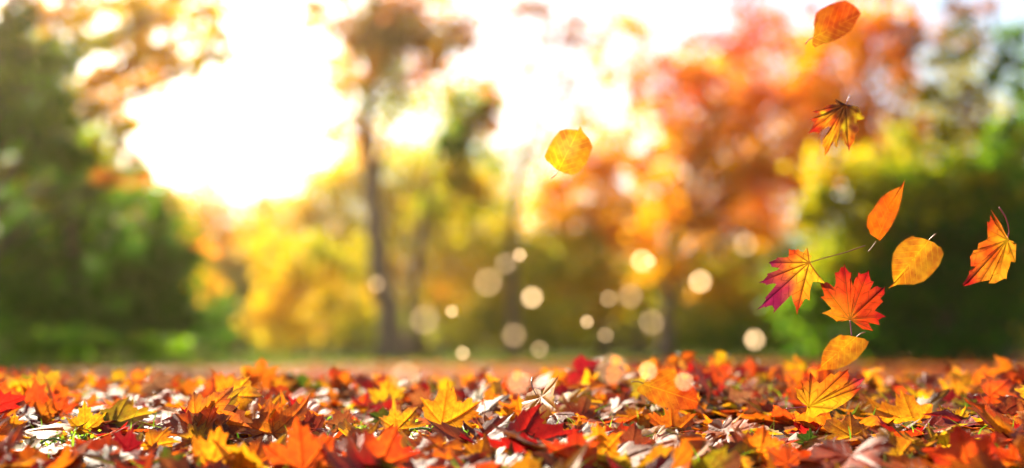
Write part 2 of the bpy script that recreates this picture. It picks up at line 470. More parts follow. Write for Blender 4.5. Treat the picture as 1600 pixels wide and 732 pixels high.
    tree('tall_tree', 'tall bare trunked tree with sparse twigs and a russet top', 'tree', 22.0, (612, 568),
         [(603, 480, 0), (590, 390, 0), (582, 290, 0.2), (574, 200, 0.2), (580, 110, 0), (590, 20, 0)], 0.52,
         [(600, 50, 60, 45, 'brown', 1.0), (570, 25, 50, 35, 'olive', 0.8), (640, 70, 40, 40, 'brown', 0.9), (590, 100, 45, 28, 'green', 0.7), (635, 20, 45, 30, 'orange', 0.7), (545, 50, 35, 30, 'mauve', 0.5),
          (490, 5, 35, 12, 'brown', 0.6), (505, 30, 50, 30, 'gold', 0.5), (660, 20, 90, 35, 'gold', 0.5), (690, 100, 60, 40, 'gold', 0.4), (540, 110, 60, 40, 'gold', 0.4), (720, 40, 50, 40, 'brown', 0.3), (640, 160, 70, 45, 'olive', 0.5), (560, 160, 70, 45, 'olive', 0.5), (600, 220, 70, 40, 'gold', 0.4), (520, 220, 50, 35, 'gold', 0.35), (530, 130, 50, 30, 'gold', 0.14), (610, 180, 50, 45, 'olive', 0.16), (540, 200, 50, 40, 'gold', 0.12), (690, 60, 45, 45, 'mauve', 0.22), (680, 110, 45, 25, 'orange', 0.18),
          (740, 70, 35, 40, 'brown', 0.2), (600, -25, 90, 30, 'brown', 1.0), (620, 45, 90, 50, 'brown', 0.7), (560, 55, 60, 40, 'gold', 0.5), (600, 120, 30, 30, 'olive', 0.8), (655, 95, 30, 30, 'brown', 0.8), (570, 100, 50, 40, 'gold', 0.7), (660, 40, 60, 50, 'olive', 0.7), (640, 110, 40, 25, 'orange', 0.6), (700, 90, 50, 40, 'brown', 0.3)], bark=M_BARK2, dm=1.9,
         extra_stems=[(0.16, [(583, 290, 0.2), (605, 220, 0.2), (625, 150, 0.2), (640, 60, 0.2)]), (0.12, [(578, 240, 0.2), (548, 190, 0.2), (525, 120, 0.1)])])
    tree('slim_tree', 'slim leaning trunk just right of the tall bare trunk', 'tree', 24.0, (640, 566), [(646, 470, 0), (655, 380, 0), (668, 290, 0), (690, 210, 0), (715, 150, 0)], 0.24,
         [(735, 165, 45, 35, 'green', 1.0), (720, 230, 45, 50, 'green', 1.1), (750, 190, 30, 40, 'gold', 0.9), (700, 290, 50, 40, 'olive', 1.0), (760, 280, 45, 40, 'olive', 0.9), (765, 150, 25, 20, 'red', 0.5), (735, 200, 50, 60, 'olive', 1.2), (740, 280, 60, 50, 'yellow', 1.1), (715, 330, 60, 50, 'olive', 1.1)], bark=M_BARK2, dm=1.5)
    tree('bare_tree', 'nearly bare grey tree with pale twigs against the white sky', 'tree', 30.0, (803, 562),
         [(802, 460, 0), (800, 350, 0), (815, 250, 0), (850, 160, 0), (890, 70, 0)], 0.34,
         [(900, 60, 70, 40, 'mauve', 0.45), (860, 30, 60, 40, 'mauve', 0.7), (960, 40, 80, 40, 'gold', 0.6), (940, 110, 70, 45, 'gold', 0.4), (1000, 90, 60, 45, 'orange', 0.55), (810, 20, 60, 30, 'mauve', 0.4), (880, 140, 50, 45, 'mauve', 0.3), (850, 100, 50, 40, 'brown', 0.3), (920, 180, 50, 30, 'gold', 0.5), (1010, 150, 40, 40, 'gold', 0.5)], dm=1.5, bark=M_BARK2,
         extra_stems=[(0.12, [(815, 250, 0), (880, 200, 0), (930, 130, 0), (1010, 70, 0)]), (0.1, [(830, 210, 0), (820, 120, 0), (800, 40, 0)])])
    tree('birch_tree', 'yellow and orange birch between the bare tree and the great orange maple', 'tree', 31.0, (940, 562), [(942, 460, 0), (945, 330, 0), (950, 220, 0)], 0.3,
         [(930, 260, 70, 45, 'gold', 0.8), (890, 310, 60, 45, 'orange', 0.9), (970, 220, 60, 45, 'gold', 0.9), (1010, 280, 60, 50, 'yellow', 1.2), (930, 360, 90, 45, 'yellow', 1.2), (850, 380, 70, 45, 'olive', 1.2), (1000, 380, 70, 40, 'orange', 1.1), (870, 200, 40, 25, 'orange', 0.5), (830, 290, 30, 20, 'orange', 0.5), (940, 270, 90, 70, 'gold', 0.9), (980, 320, 90, 60, 'gold', 1.2), (900, 360, 90, 50, 'gold', 1.2), (850, 330, 70, 50, 'gold', 1.2), (900, 280, 70, 50, 'gold', 1.1), (960, 240, 70, 50, 'orange', 1.1), (1000, 200, 60, 45, 'gold', 1.0), (840, 380, 70, 50, 'yellow', 1.2), (1020, 360, 80, 60, 'gold', 1.2), (820, 400, 90, 60, 'olive', 1.3), (930, 420, 120, 60, 'olive', 1.3)], dm=0.85)
    tree('maple_tree', 'great orange maple with pink red outer leaves right of the middle', 'tree', 24.0, (1040, 566), [(1042, 470, 0), (1048, 370, 0), (1080, 270, 0), (1130, 150, 0)], 0.32,
         [(1130, 60, 75, 45, 'red', 1.2), (1080, 130, 60, 45, 'red', 1.1), (1210, 30, 80, 45, 'red', 1.2), (1060, 180, 40, 40, 'red', 0.9), (1150, 150, 90, 60, 'orange', 1.5), (1230, 120, 70, 60, 'orange', 1.4), (1100, 230, 80, 50, 'gold', 1.3),
          (1190, 240, 80, 60, 'gold', 1.4), (1140, 310, 90, 50, 'gold', 1.4), (1220, 320, 60, 45, 'gold', 1.2), (1270, 190, 50, 60, 'red', 0.9), (1060, 290, 50, 40, 'gold', 1.1), (1190, 350, 70, 30, 'gold', 1.0), (1250, 80, 60, 60, 'orange', 1.1), (1180, -30, 110, 30, 'red', 1.1), (1140, 230, 110, 80, 'gold', 1.2), (1200, 170, 90, 70, 'orange', 1.4), (1100, 100, 70, 50, 'orange', 1.2), (1160, 80, 90, 60, 'orange', 1.3), (1240, 220, 70, 80, 'gold', 1.5), (1060, 230, 60, 60, 'gold', 1.5), (1130, 270, 90, 60, 'gold', 1.5), (1200, 310, 90, 60, 'orange', 1.5), (1120, 190, 80, 50, 'gold', 1.4), (1090, 340, 70, 40, 'gold', 1.4), (1160, 350, 90, 40, 'orange', 1.4), (1220, 250, 80, 60, 'gold', 1.4), (1060, 150, 60, 40, 'red', 1.0), (1040, 110, 50, 40, 'red', 0.9), (1180, 90, 60, 50, 'red', 1.0), (1050, 420, 60, 40, 'gold', 1.4), (1110, 400, 80, 40, 'olive', 1.3), (1050, 340, 60, 50, 'gold', 1.4), (1030, 250, 50, 50, 'orange', 1.2), (1280, 130, 50, 60, 'orange', 1.3), (1290, 230, 50, 60, 'orange', 1.3), (1270, 300, 60, 50, 'orange', 1.3), (1000, 130, 50, 50, 'red', 0.8), (1300, 60, 60, 60, 'orange', 1.2), (1020, 330, 50, 50, 'orange', 1.2)], dm=0.58)
    tree('sycamore_tree', 'golden sycamore standing behind the great orange maple', 'tree', 32.0, (1170, 562), [(1172, 450, 0), (1175, 300, 0), (1180, 180, 0)], 0.4,
         [(1080, 180, 70, 60, 'gold', 1.2), (1150, 120, 90, 60, 'orange', 1.2), (1240, 170, 80, 60, 'gold', 1.2), (1110, 260, 90, 60, 'yellow', 1.2), (1210, 260, 90, 60, 'orange', 1.2), (1080, 340, 80, 50, 'gold', 1.2), (1180, 340, 90, 50, 'gold', 1.2), (1230, 70, 80, 50, 'orange', 1.1)], dm=0.6)
    tree('young_tree', 'thin dark trunk among olive leaves left of the orange maple trunk', 'tree', 29.0, (1000, 563), [(1002, 480, 0), (1000, 400, 0)], 0.22,
         [(1045, 400, 40, 22, 'orange', 1.2), (980, 440, 70, 40, 'yellow', 1.2), (1060, 450, 70, 45, 'olive', 1.2), (910, 450, 70, 45, 'yellow', 1.2), (930, 500, 60, 30, 'yellow', 1.2), (1010, 500, 60, 35, 'olive', 1.2), (900, 400, 80, 50, 'olive', 1.3), (1000, 340, 60, 50, 'gold', 1.2)], dm=1.0)
    bush('bush', 'olive bush low behind the added glow beads', 'bush', 33.0, 800, [(800, 470, 90, 50, 'olive', 1.4), (760, 510, 80, 35, 'olive', 1.2), (850, 510, 80, 35, 'olive', 1.4), (880, 430, 70, 45, 'yellow', 1.0), (780, 420, 60, 40, 'gold', 1.0)])
    bush('bush', 'olive green bush left of the dark right hand thicket', 'bush', 26.0, 1140, [(1130, 420, 80, 50, 'yellow', 1.2), (1110, 480, 80, 45, 'olive', 1.3), (1190, 460, 80, 60, 'olive', 1.3), (1150, 525, 100, 28, 'green', 1.3), (1080, 530, 60, 25, 'olive', 1.2), (1160, 380, 60, 30, 'gold', 1.0)])
    # --- right side
    tree('chestnut_tree', 'russet orange chestnut rising behind the green thicket', 'tree', 22.0, (1370, 566), [(1368, 440, 0), (1362, 290, 0), (1350, 120, 0)], 0.5,
         [(1340, 60, 75, 60, 'orange', 1.5), (1400, 110, 65, 55, 'orange', 1.2), (1310, 130, 50, 55, 'orange', 1.3), (1380, 20, 70, 45, 'orange', 1.1), (1360, 190, 85, 50, 'gold', 1.2), (1310, 220, 60, 40, 'orange', 1.2), (1440, 60, 45, 50, 'brown', 0.9), (1430, 190, 60, 35, 'brown', 1.1), (1350, -30, 100, 30, 'orange', 1.2), (1340, 130, 90, 90, 'orange', 1.3), (1400, 60, 60, 50, 'gold', 1.2)], dm=0.8)
    tree('ash_tree', 'yellow green ash with gaps of sky at the upper right border', 'tree', 20.0, (1560, 568), [(1556, 430, 0), (1550, 280, 0), (1540, 120, 0)], 0.44,
         [(1500, 110, 60, 40, 'olive', 1.0), (1560, 100, 55, 35, 'green', 0.8), (1470, 150, 55, 30, 'olive', 0.9), (1590, 50, 45, 35, 'green', 0.6), (1520, 50, 50, 30, 'olive', 0.6), (1550, 190, 70, 28, 'brown', 0.9), (1490, 210, 60, 25, 'olive', 1.0), (1620, 150, 50, 50, 'green', 0.9), (1500, 10, 50, 25, 'brown', 0.5), (1600, 240, 50, 35, 'green', 0.9)], dm=1.6)
    tree('thicket_tree', 'dense dark green tree at the right border behind the amber leaves', 'tree', 17.0, (1480, 570), [(1478, 480, 0), (1470, 380, 0), (1465, 280, 0)], 0.34,
         [(1420, 290, 90, 55, 'olive', 1.3), (1500, 280, 100, 55, 'green', 1.5), (1580, 310, 80, 60, 'green', 1.5), (1340, 330, 90, 55, 'olive', 1.5), (1440, 370, 120, 60, 'green', 1.7), (1560, 400, 120, 70, 'dkgreen', 2.0), (1340, 420, 110, 60, 'dkgreen', 1.7),
          (1450, 450, 130, 60, 'dkgreen', 2.0), (1270, 420, 60, 60, 'olive', 1.3), (1380, 500, 130, 55, 'dkgreen', 2.0), (1530, 500, 130, 60, 'dkgreen', 2.2), (1270, 490, 70, 60, 'green', 1.6), (1300, 540, 80, 22, 'dkgreen', 1.8), (1450, 540, 150, 25, 'dkgreen', 2.0), (1290, 280, 50, 40, 'gold', 0.9), (1300, 360, 80, 70, 'olive', 1.4), (1560, 350, 100, 60, 'green', 1.5), (1430, 300, 140, 60, 'olive', 1.3), (1350, 360, 90, 60, 'olive', 1.3), (1540, 300, 90, 50, 'olive', 1.2), (1480, 330, 140, 70, 'green', 1.3), (1590, 230, 60, 50, 'green', 1.2), (1400, 240, 60, 40, 'olive', 1.0), (1350, 270, 80, 45, 'olive', 1.2), (1540, 240, 80, 40, 'olive', 1.2)])
    tree('fir_tree', 'tall dark green tree standing far behind the dark left tree', 'tree', 38.0, (120, 560), [(122, 430, 0), (120, 250, 0), (118, 120, 0)], 0.5,
         [(40, 180, 90, 60, 'dkgreen', 1.3), (110, 250, 110, 60, 'green', 1.3), (60, 330, 120, 70, 'dkgreen', 1.3), (190, 330, 90, 70, 'olive', 1.2), (130, 420, 160, 80, 'dkgreen', 1.4), (60, 100, 60, 50, 'green', 0.9), (230, 400, 70, 80, 'olive', 1.2)], dm=1.0)
    tree('elm_tree', 'tall olive elm far behind the green thicket at the right border', 'tree', 36.0, (1500, 560), [(1502, 430, 0), (1500, 250, 0), (1495, 100, 0)], 0.5,
         [(1480, 190, 90, 50, 'olive', 1.2), (1580, 220, 80, 60, 'olive', 1.2), (1400, 230, 90, 50, 'gold', 1.1), (1500, 280, 140, 60, 'olive', 1.3), (1460, 120, 70, 50, 'olive', 0.8), (1560, 130, 60, 45, 'olive', 0.6), (1480, 360, 150, 70, 'green', 1.3), (1340, 250, 60, 50, 'orange', 1.1), (1480, 50, 60, 40, 'brown', 0.6)], dm=1.0)
    tree('poplar_tree', 'pale hazy poplar rising far behind the tall bare trunk', 'tree', 46.0, (690, 558), [(692, 430, 0), (695, 300, 0), (700, 180, 0)], 0.45,
         [(700, 230, 60, 70, 'olive', 0.9), (640, 240, 60, 50, 'gold', 0.6), (740, 150, 50, 50, 'olive', 0.8), (600, 260, 70, 45, 'olive', 0.8), (540, 290, 60, 40, 'gold', 0.8), (770, 260, 60, 60, 'olive', 1.0), (700, 340, 120, 60, 'olive', 1.2), (830, 300, 60, 50, 'gold', 1.0), (860, 230, 50, 40, 'gold', 0.6)])
    tree('plane_tree', 'golden plane tree closing the lawn beyond the left border', 'tree', 34.0, (-260, 562), [(-258, 430, 0), (-255, 300, 0)], 0.45,
         [(-300, 330, 120, 90, 'gold', 1.2), (-200, 280, 110, 80, 'olive', 1.2), (-250, 420, 160, 80, 'olive', 1.3), (-380, 420, 110, 90, 'olive', 1.3), (-130, 440, 90, 80, 'gold', 1.2), (-280, 510, 170, 45, 'olive', 1.4)])
    tree('plane_tree', 'orange plane tree closing the lawn beyond the right border', 'tree', 34.0, (1860, 562), [(1858, 430, 0), (1855, 300, 0)], 0.45,
         [(1900, 330, 120, 90, 'orange', 1.2), (1800, 280, 110, 80, 'gold', 1.2), (1850, 420, 160, 80, 'olive', 1.3), (1980, 420, 110, 90, 'orange', 1.3), (1730, 440, 90, 80, 'olive', 1.2), (1880, 510, 170, 45, 'olive', 1.4)])
    # far row that closes the view between the near trees
    for i, (px, Y, top, hgt, p1, p2) in enumerate([(-420, 62, 400, 90, 'olive', 'gold'), (-180, 60, 410, 90, 'gold', 'olive'), (1660, 60, 400, 90, 'olive', 'gold'), (1900, 63, 400, 90, 'orange', 'olive'), (60, 60, 420, 90, 'dkgreen', 'olive'), (300, 64, 400, 90, 'olive', 'dkgreen'), (540, 62, 380, 100, 'olive', 'yellow'), (760, 66, 390, 100, 'olive', 'gold'),
                                                   (900, 60, 400, 90, 'olive', 'yellow'), (1060, 64, 390, 100, 'olive', 'orange'), (1240, 60, 390, 100, 'olive', 'dkgreen'), (1450, 62, 390, 100, 'dkgreen', 'olive')]):
        words = ['far out beyond the left border', 'just beyond the left border', 'just beyond the right border', 'far out beyond the right border', 'behind the dark left tree', 'below the bright sky gap', 'behind the yellow hazel bush', 'behind the bare grey tree', 'behind the yellow birch', 'behind the orange maple trunk', 'between maple and thicket', 'behind the right thicket'][i]
        tree('woodland_tree', 'far hazy woodland tree ' + words, 'tree', Y, (px, 556), [(px + 3, 500, 0), (px, top, 0)], 0.5,
             [(px - 60, top + 50, 70, 50, p1, 1.5), (px + 50, top + 40, 75, 50, p2, 1.5), (px, top + hgt, 120, 50, p1, 1.6), (px - 20, top + 5, 60, 35, p2, 1.2), (px + 20, 522, 130, 32, 'olive', 1.5), (px - 60, 543, 110, 16, 'olive', 2.2), (px + 70, 543, 110, 16, 'dkgreen', 2.2)], group='far woodland trees', dm=1.7)
build_trees()

# ------------------------------------------------------------------ haze
def build_haze(density=0.0007):
    x0, x1, y0, y1, z0, z1 = -165, 165, -65, 245, -1.3, 27.0
    V = [(x, y, z) for z in (z0, z1) for y in (y0, y1) for x in (x0, x1)]
    F = [(0, 2, 3, 1), (4, 5, 7, 6), (0, 1, 5, 4), (2, 6, 7, 3), (0, 4, 6, 2), (1, 3, 7, 5)]
    me = bpy.data.meshes.new('haze'); me.from_pydata(V, [], F)
    m, t, N, L = new_mat('autumn_haze')
    out = N.new('ShaderNodeOutputMaterial')
    v = N.new('ShaderNodeVolumePrincipled')
    v.inputs['Color'].default_value = (1.0, 0.78, 0.40, 1)
    v.inputs['Density'].default_value = density
    v.inputs['Anisotropy'].default_value = 0.78
    L.new(v.outputs[0], out.inputs['Volume'])
    tag(link('haze', me, None, m), 'warm morning haze hanging between the trees', None, None, 'stuff')
build_haze()

# ------------------------------------------------------------------ leaves
LEAF_TONE = 0.70      # fallen leaves have lost some of their brightness
LC = {
    'yellow': (0.90, 0.55, 0.012), 'golden': (0.88, 0.40, 0.010), 'orange': (0.82, 0.24, 0.008), 'red orange': (0.74, 0.115, 0.008),
    'red': (0.52, 0.020, 0.010), 'crimson': (0.28, 0.008, 0.012), 'brown': (0.34, 0.11, 0.025), 'maroon': (0.26, 0.035, 0.015),
    'olive': (0.42, 0.30, 0.018), 'green': (0.10, 0.20, 0.012), 'pale brown': (0.46, 0.22, 0.09),
}
NEXT = {'yellow': 'golden', 'golden': 'orange', 'orange': 'red orange', 'red orange': 'red', 'red': 'crimson', 'crimson': 'maroon', 'brown': 'maroon',
        'maroon': 'brown', 'olive': 'yellow', 'green': 'olive', 'pale brown': 'brown'}

MAPLE_HALF = [(0, 1.00), (5, 0.84), (9, 0.80), (14, 0.83), (17, 0.70), (20, 0.66), (25, 0.57), (30, 0.64), (34, 0.70), (38, 0.80), (41, 0.73), (46, 0.83), (49, 0.95),
              (53, 0.76), (59, 0.66), (64, 0.70), (67, 0.56), (78, 0.49), (86, 0.54), (90, 0.56), (95, 0.53), (103, 0.66), (110, 0.48), (120, 0.48), (128, 0.40), (142, 0.36), (160, 0.20)]
OVAL_HALF = [(0, 1.0), (4, 0.90), (10, 0.80), (16, 0.74), (24, 0.66), (33, 0.57), (44, 0.47), (56, 0.39), (70, 0.31), (86, 0.24), (105, 0.17), (130, 0.10)]

def resample(pts, step):
    out = []
    n = len(pts)
    for i in range(n):
        a, b = np.array(pts[i], float), np.array(pts[(i + 1) % n], float)
        k = max(1, int(math.ceil(np.linalg.norm(b - a) / step)))
        for j in range(k):
            out.append(a + (b - a) * j / k)
    return np.array(out)

def template(kind, step, seed):
    r_ = np.random.default_rng(seed)
    half = MAPLE_HALF if kind == 'maple' else OVAL_HALF
    pts = []
    for side in (1, -1):
        seq = half if side == 1 else half[:0:-1]
        for a, r in seq:
            a2 = math.radians(a + r_.normal() * 1.3 * (a > 0)); r2 = r * (1 + r_.normal() * 0.045)
            pts.append((side * r2 * math.sin(a2), r2 * math.cos(a2)))
        if side == 1:
            pts.append((0.0, -0.03))
    O = resample(pts, step)
    tips = [np.array([0, 1.0])] if kind == 'oval' else [np.array([math.sin(math.radians(a)), math.cos(math.radians(a))]) * r for a, r in ((0, 1), (49, .95), (-49, .95), (103, .66), (-103, .66))]
    return O, tips

def fan(O, base, tips, rings, unit, centre=None):
    """Radial grid of a leaf blade: 2-D verts, faces, ring fraction and vein coordinates (along, across) in units of the leaf size."""
    n = len(O)
    ss = np.linspace(0, 1, rings + 1)[1:]
    ce = base if centre is None else centre
    P = np.concatenate([[ce]] + [ce + (O - ce) * s for s in ss])
    F = [(0, 1 + (i + 1) % n, 1 + i) for i in range(n)]
    for r in range(rings - 1):
        a, b = 1 + r * n, 1 + (r + 1) * n
        F += [(a + i, a + (i + 1) % n, b + (i + 1) % n, b + i) for i in range(n)]
    R = np.concatenate([[0]] + [np.full(n, s) for s in ss])
    D = (P - base) / unit
    best = np.full(len(P), 9.0); al = np.zeros(len(P)); ac = np.zeros(len(P))
    for tp in tips:
        u = (tp - base) / np.linalg.norm(tp - base)
        a = D @ u
        c = np.abs(D[:, 0] * u[1] - D[:, 1] * u[0])
        sc = np.where(a > -0.02, c, 5 + c)
        m_ = sc < best
        best[m_] = sc[m_]; al[m_] = a[m_]; ac[m_] = c[m_]
    return P, F, R, np.stack([al, ac], 1)

TPL_HI = [template('maple', 0.085, s) for s in range(12)] + [template('oval', 0.10, s) for s in range(4)]
TPL_LO = [template('maple', 0.30, s) for s in range(8)] + [template('oval', 0.30, s) for s in range(3)]
FAN_HI = [fan(O, np.zeros(2), t, 6, 1.0) for O, t in TPL_HI]
FAN_LO = [fan(O, np.zeros(2), t, 3, 1.0) for O, t in TPL_LO]

def leaf_geo(fanset, k, size, colour, r_, curl=1.0):
    """Blade verts in its own frame (origin at the stalk, +Y to the tip), colours and vein attributes."""
    P, F, R, VP = fanset[k]
    P = P.copy()
    an = r_.normal() * 0.05
    P[:, 0] *= 0.92 + 0.2 * r_.random()
    x, y = P[:, 0], P[:, 1]
    rr = np.hypot(x, y - 0.3)
    z = curl * (r_.normal() * 0.20 * x * x + r_.normal() * 0.22 * (y - 0.35) ** 2 + (0.10 + 0.12 * r_.random()) * np.abs(x) * (1 if r_.random() < .75 else -1)
                + 0.05 * np.sin(5 * x + r_.random() * 6) * rr + 0.05 * np.sin(6 * y + r_.random() * 6) * rr + r_.normal() * 0.16 * rr ** 3)
    z += -0.03 * np.exp(-(VP[:, 1] / 0.03) ** 2) * (R > 0.02)
    V = np.stack([x, y, z], 1) * size
    V[:, 1] -= 0.42 * size
    c1 = np.array(LC[colour]); c2 = np.array(LC[NEXT[colour]])
    f = np.clip(R * 0.55 + 0.35 * np.sin(4 * x + r_.random() * 6) * np.sin(5 * y + r_.random() * 6) + r_.normal() * 0.12 - 0.18, 0, 0.85)[:, None]
    C = c1 * (1 - f) + c2 * f
    if r_.random() < 0.35:                                   # withered rim and blotches
        wv = np.clip((R - 0.72 + 0.22 * np.sin(9 * x + r_.random() * 6) * np.sin(8 * y + r_.random() * 6)) * 3.0, 0, 0.85)[:, None]
        C = C * (1 - wv) + np.array([0.20, 0.075, 0.025]) * wv
    C *= LEAF_TONE * (0.8 + 0.4 * r_.random())
    vein = C * (np.array([0.45, 0.30, 0.3]) if colour not in ('olive', 'green', 'brown', 'maroon') else np.array([1.3, 1.2, 1.1]))
    VPs = np.hstack([VP, np.full((len(VP), 1), r_.random())])
    return V, F, C, vein, VPs

def frame_from(normal, roll):
    n = np.asarray(normal, float); n /= np.linalg.norm(n)
    up = np.array([0, 0, 1.0]) if abs(n[2]) < 0.97 else np.array([0, 1.0, 0])
    xax = np.cross(up, n); xax /= np.linalg.norm(xax)
    yax = np.cross(n, xax)
    c, s = math.cos(roll), math.sin(roll)
    X = c * xax + s * yax
    Yv = -s * xax + c * yax
    return np.stack([X, Yv, n], 1)       # columns

def put_attrs(me, C, vein, VP):
    attr_col(me, 'leaf_colour', C); attr_col(me, 'vein_colour', vein); attr_vec(me, 'vein_place', VP)

def stalk_mesh(path, r0, r1):
    path = np.asarray(path, float)
    n = len(path)
    v, f = tube(path, np.linspace(r0, r1, n), 7)
    return mesh_np('stalk', v, f)

# ---- the drifting leaves: outlines measured on the photograph, each at its own depth, bent and cupped
def drifting(name, label, org, sc, Y, base, outline, tips, stalk, anchors, vein_mul, stalk_mat, bend, teeth=0.0, mottle=0.0, tone=None, tilt=(0, 0), cat='leaf', group='leaves drifting in the air', stalk_r=0.0009):
    Y = Y - 0.09
    toP = lambda q: np.array([org[0] + q[0] / sc, -(org[1] + q[1] / sc)], float)
    O = np.array([toP(q) for q in outline]); B = toP(base)
    ext = np.ptp(O, axis=0).max()
    if teeth:
        Q = resample(O, ext * 0.032)
        cen = O.mean(0)
        out = []
        for i, q in enumerate(Q):
            far = np.linalg.norm(q - B) / ext
            d = (q - cen) / np.linalg.norm(q - cen)
            out.append(q - d * teeth * ext * 0.2)
            nx = Q[(i + 1) % len(Q)]
            out.append(q * 0.25 + nx * 0.75 + d * teeth * ext * (1.0 if far > 0.25 else 0.0))
        Q = np.array(out)
    else:
        Q = resample(O, ext * 0.05)
    T = [toP(q) for q in tips]
    P, F, R, VP = fan(Q, B, T, 7, ext, O.mean(0) if teeth else None)
    c0 = O.mean(0)
    pc = at(c0[0], -c0[1], Y)
    mpp = Y / FPX / (CP) * 1.0
    r_ = np.random.default_rng(int(abs(c0[0]) * 7))
    D = (P - c0) / ext
    # bend along an axis, cup, ripple
    ax = np.array([math.cos(bend[0]), math.sin(bend[0])])
    u = D @ ax; v_ = D @ np.array([-ax[1], ax[0]])
    kb = 0.45 if teeth else 0.8
    h = kb * bend[1] * u * u + kb * bend[2] * np.abs(v_) + 0.035 * np.sin(9 * D[:, 0] + 1) * np.sin(8 * D[:, 1] + 2) + tilt[0] * D[:, 0] + tilt[1] * D[:, 1]
    h -= (0.0 if teeth else 0.018) * np.exp(-(VP[:, 1] / 0.02) ** 2)
    W = np.array([at(p[0], -p[1], Y + hh * ext * mpp) for p, hh in zip(P, h)])
    A = np.array([toP(a[:2]) for a in anchors]); AC = np.array([a[2] for a in anchors])
    d2 = ((P[:, None, :] - A[None]) ** 2).sum(-1) / ext ** 2 + 0.002
    wt = 1 / d2 ** 1.8
    C = (wt[..., None] * AC[None]).sum(1) / wt.sum(1)[:, None]
    if teeth and not mottle:
        mottle = 0.16
    if mottle:
        ns = np.sin(31 * D[:, 0] + 9 * D[:, 1]) * np.sin(27 * D[:, 1] - 8 * D[:, 0])
        C = np.clip(C * (1 + mottle * ns[:, None] * np.array([0.6, 1.0, 0.6])), 0, 0.95)
    C = C * (tone or (0.35 if teeth else 0.45))
    o_loc = at(B[0], -B[1], Y)
    me = mesh_np(name, W - o_loc, F)
    put_attrs(me, C, C * np.array(vein_mul), np.hstack([VP, np.full((len(VP), 1), r_.random())]))
    o = link(name, me, None, M_LEAF)
    o.location = o_loc
    tag(o, label, cat, group)
    sp = [np.zeros(3)] + [at(*(lambda q: (q[0], -q[1]))(toP(q)), Y - 0.004 * (i + 1)) - o_loc for i, q in enumerate(stalk)]
    # smooth the stalk path
    fine = []
    for i in range(len(sp) - 1):
        for k in range(3):
            fine.append(sp[i] + (sp[i + 1] - sp[i]) * k / 3)
    fine.append(sp[-1])
    link('stalk', stalk_mesh(fine, stalk_r * 0.8, stalk_r * 1.15), o, stalk_mat)
    return o

YEL, GOL, ORA, RDO, RED, MAG = (0.92, 0.56, 0.015), (0.86, 0.38, 0.012), (0.84, 0.24, 0.010), (0.72, 0.075, 0.008), (0.46, 0.012, 0.012), (0.24, 0.010, 0.07)
AMB, DBR = (0.72, 0.30, 0.012), (0.10, 0.03, 0.006)

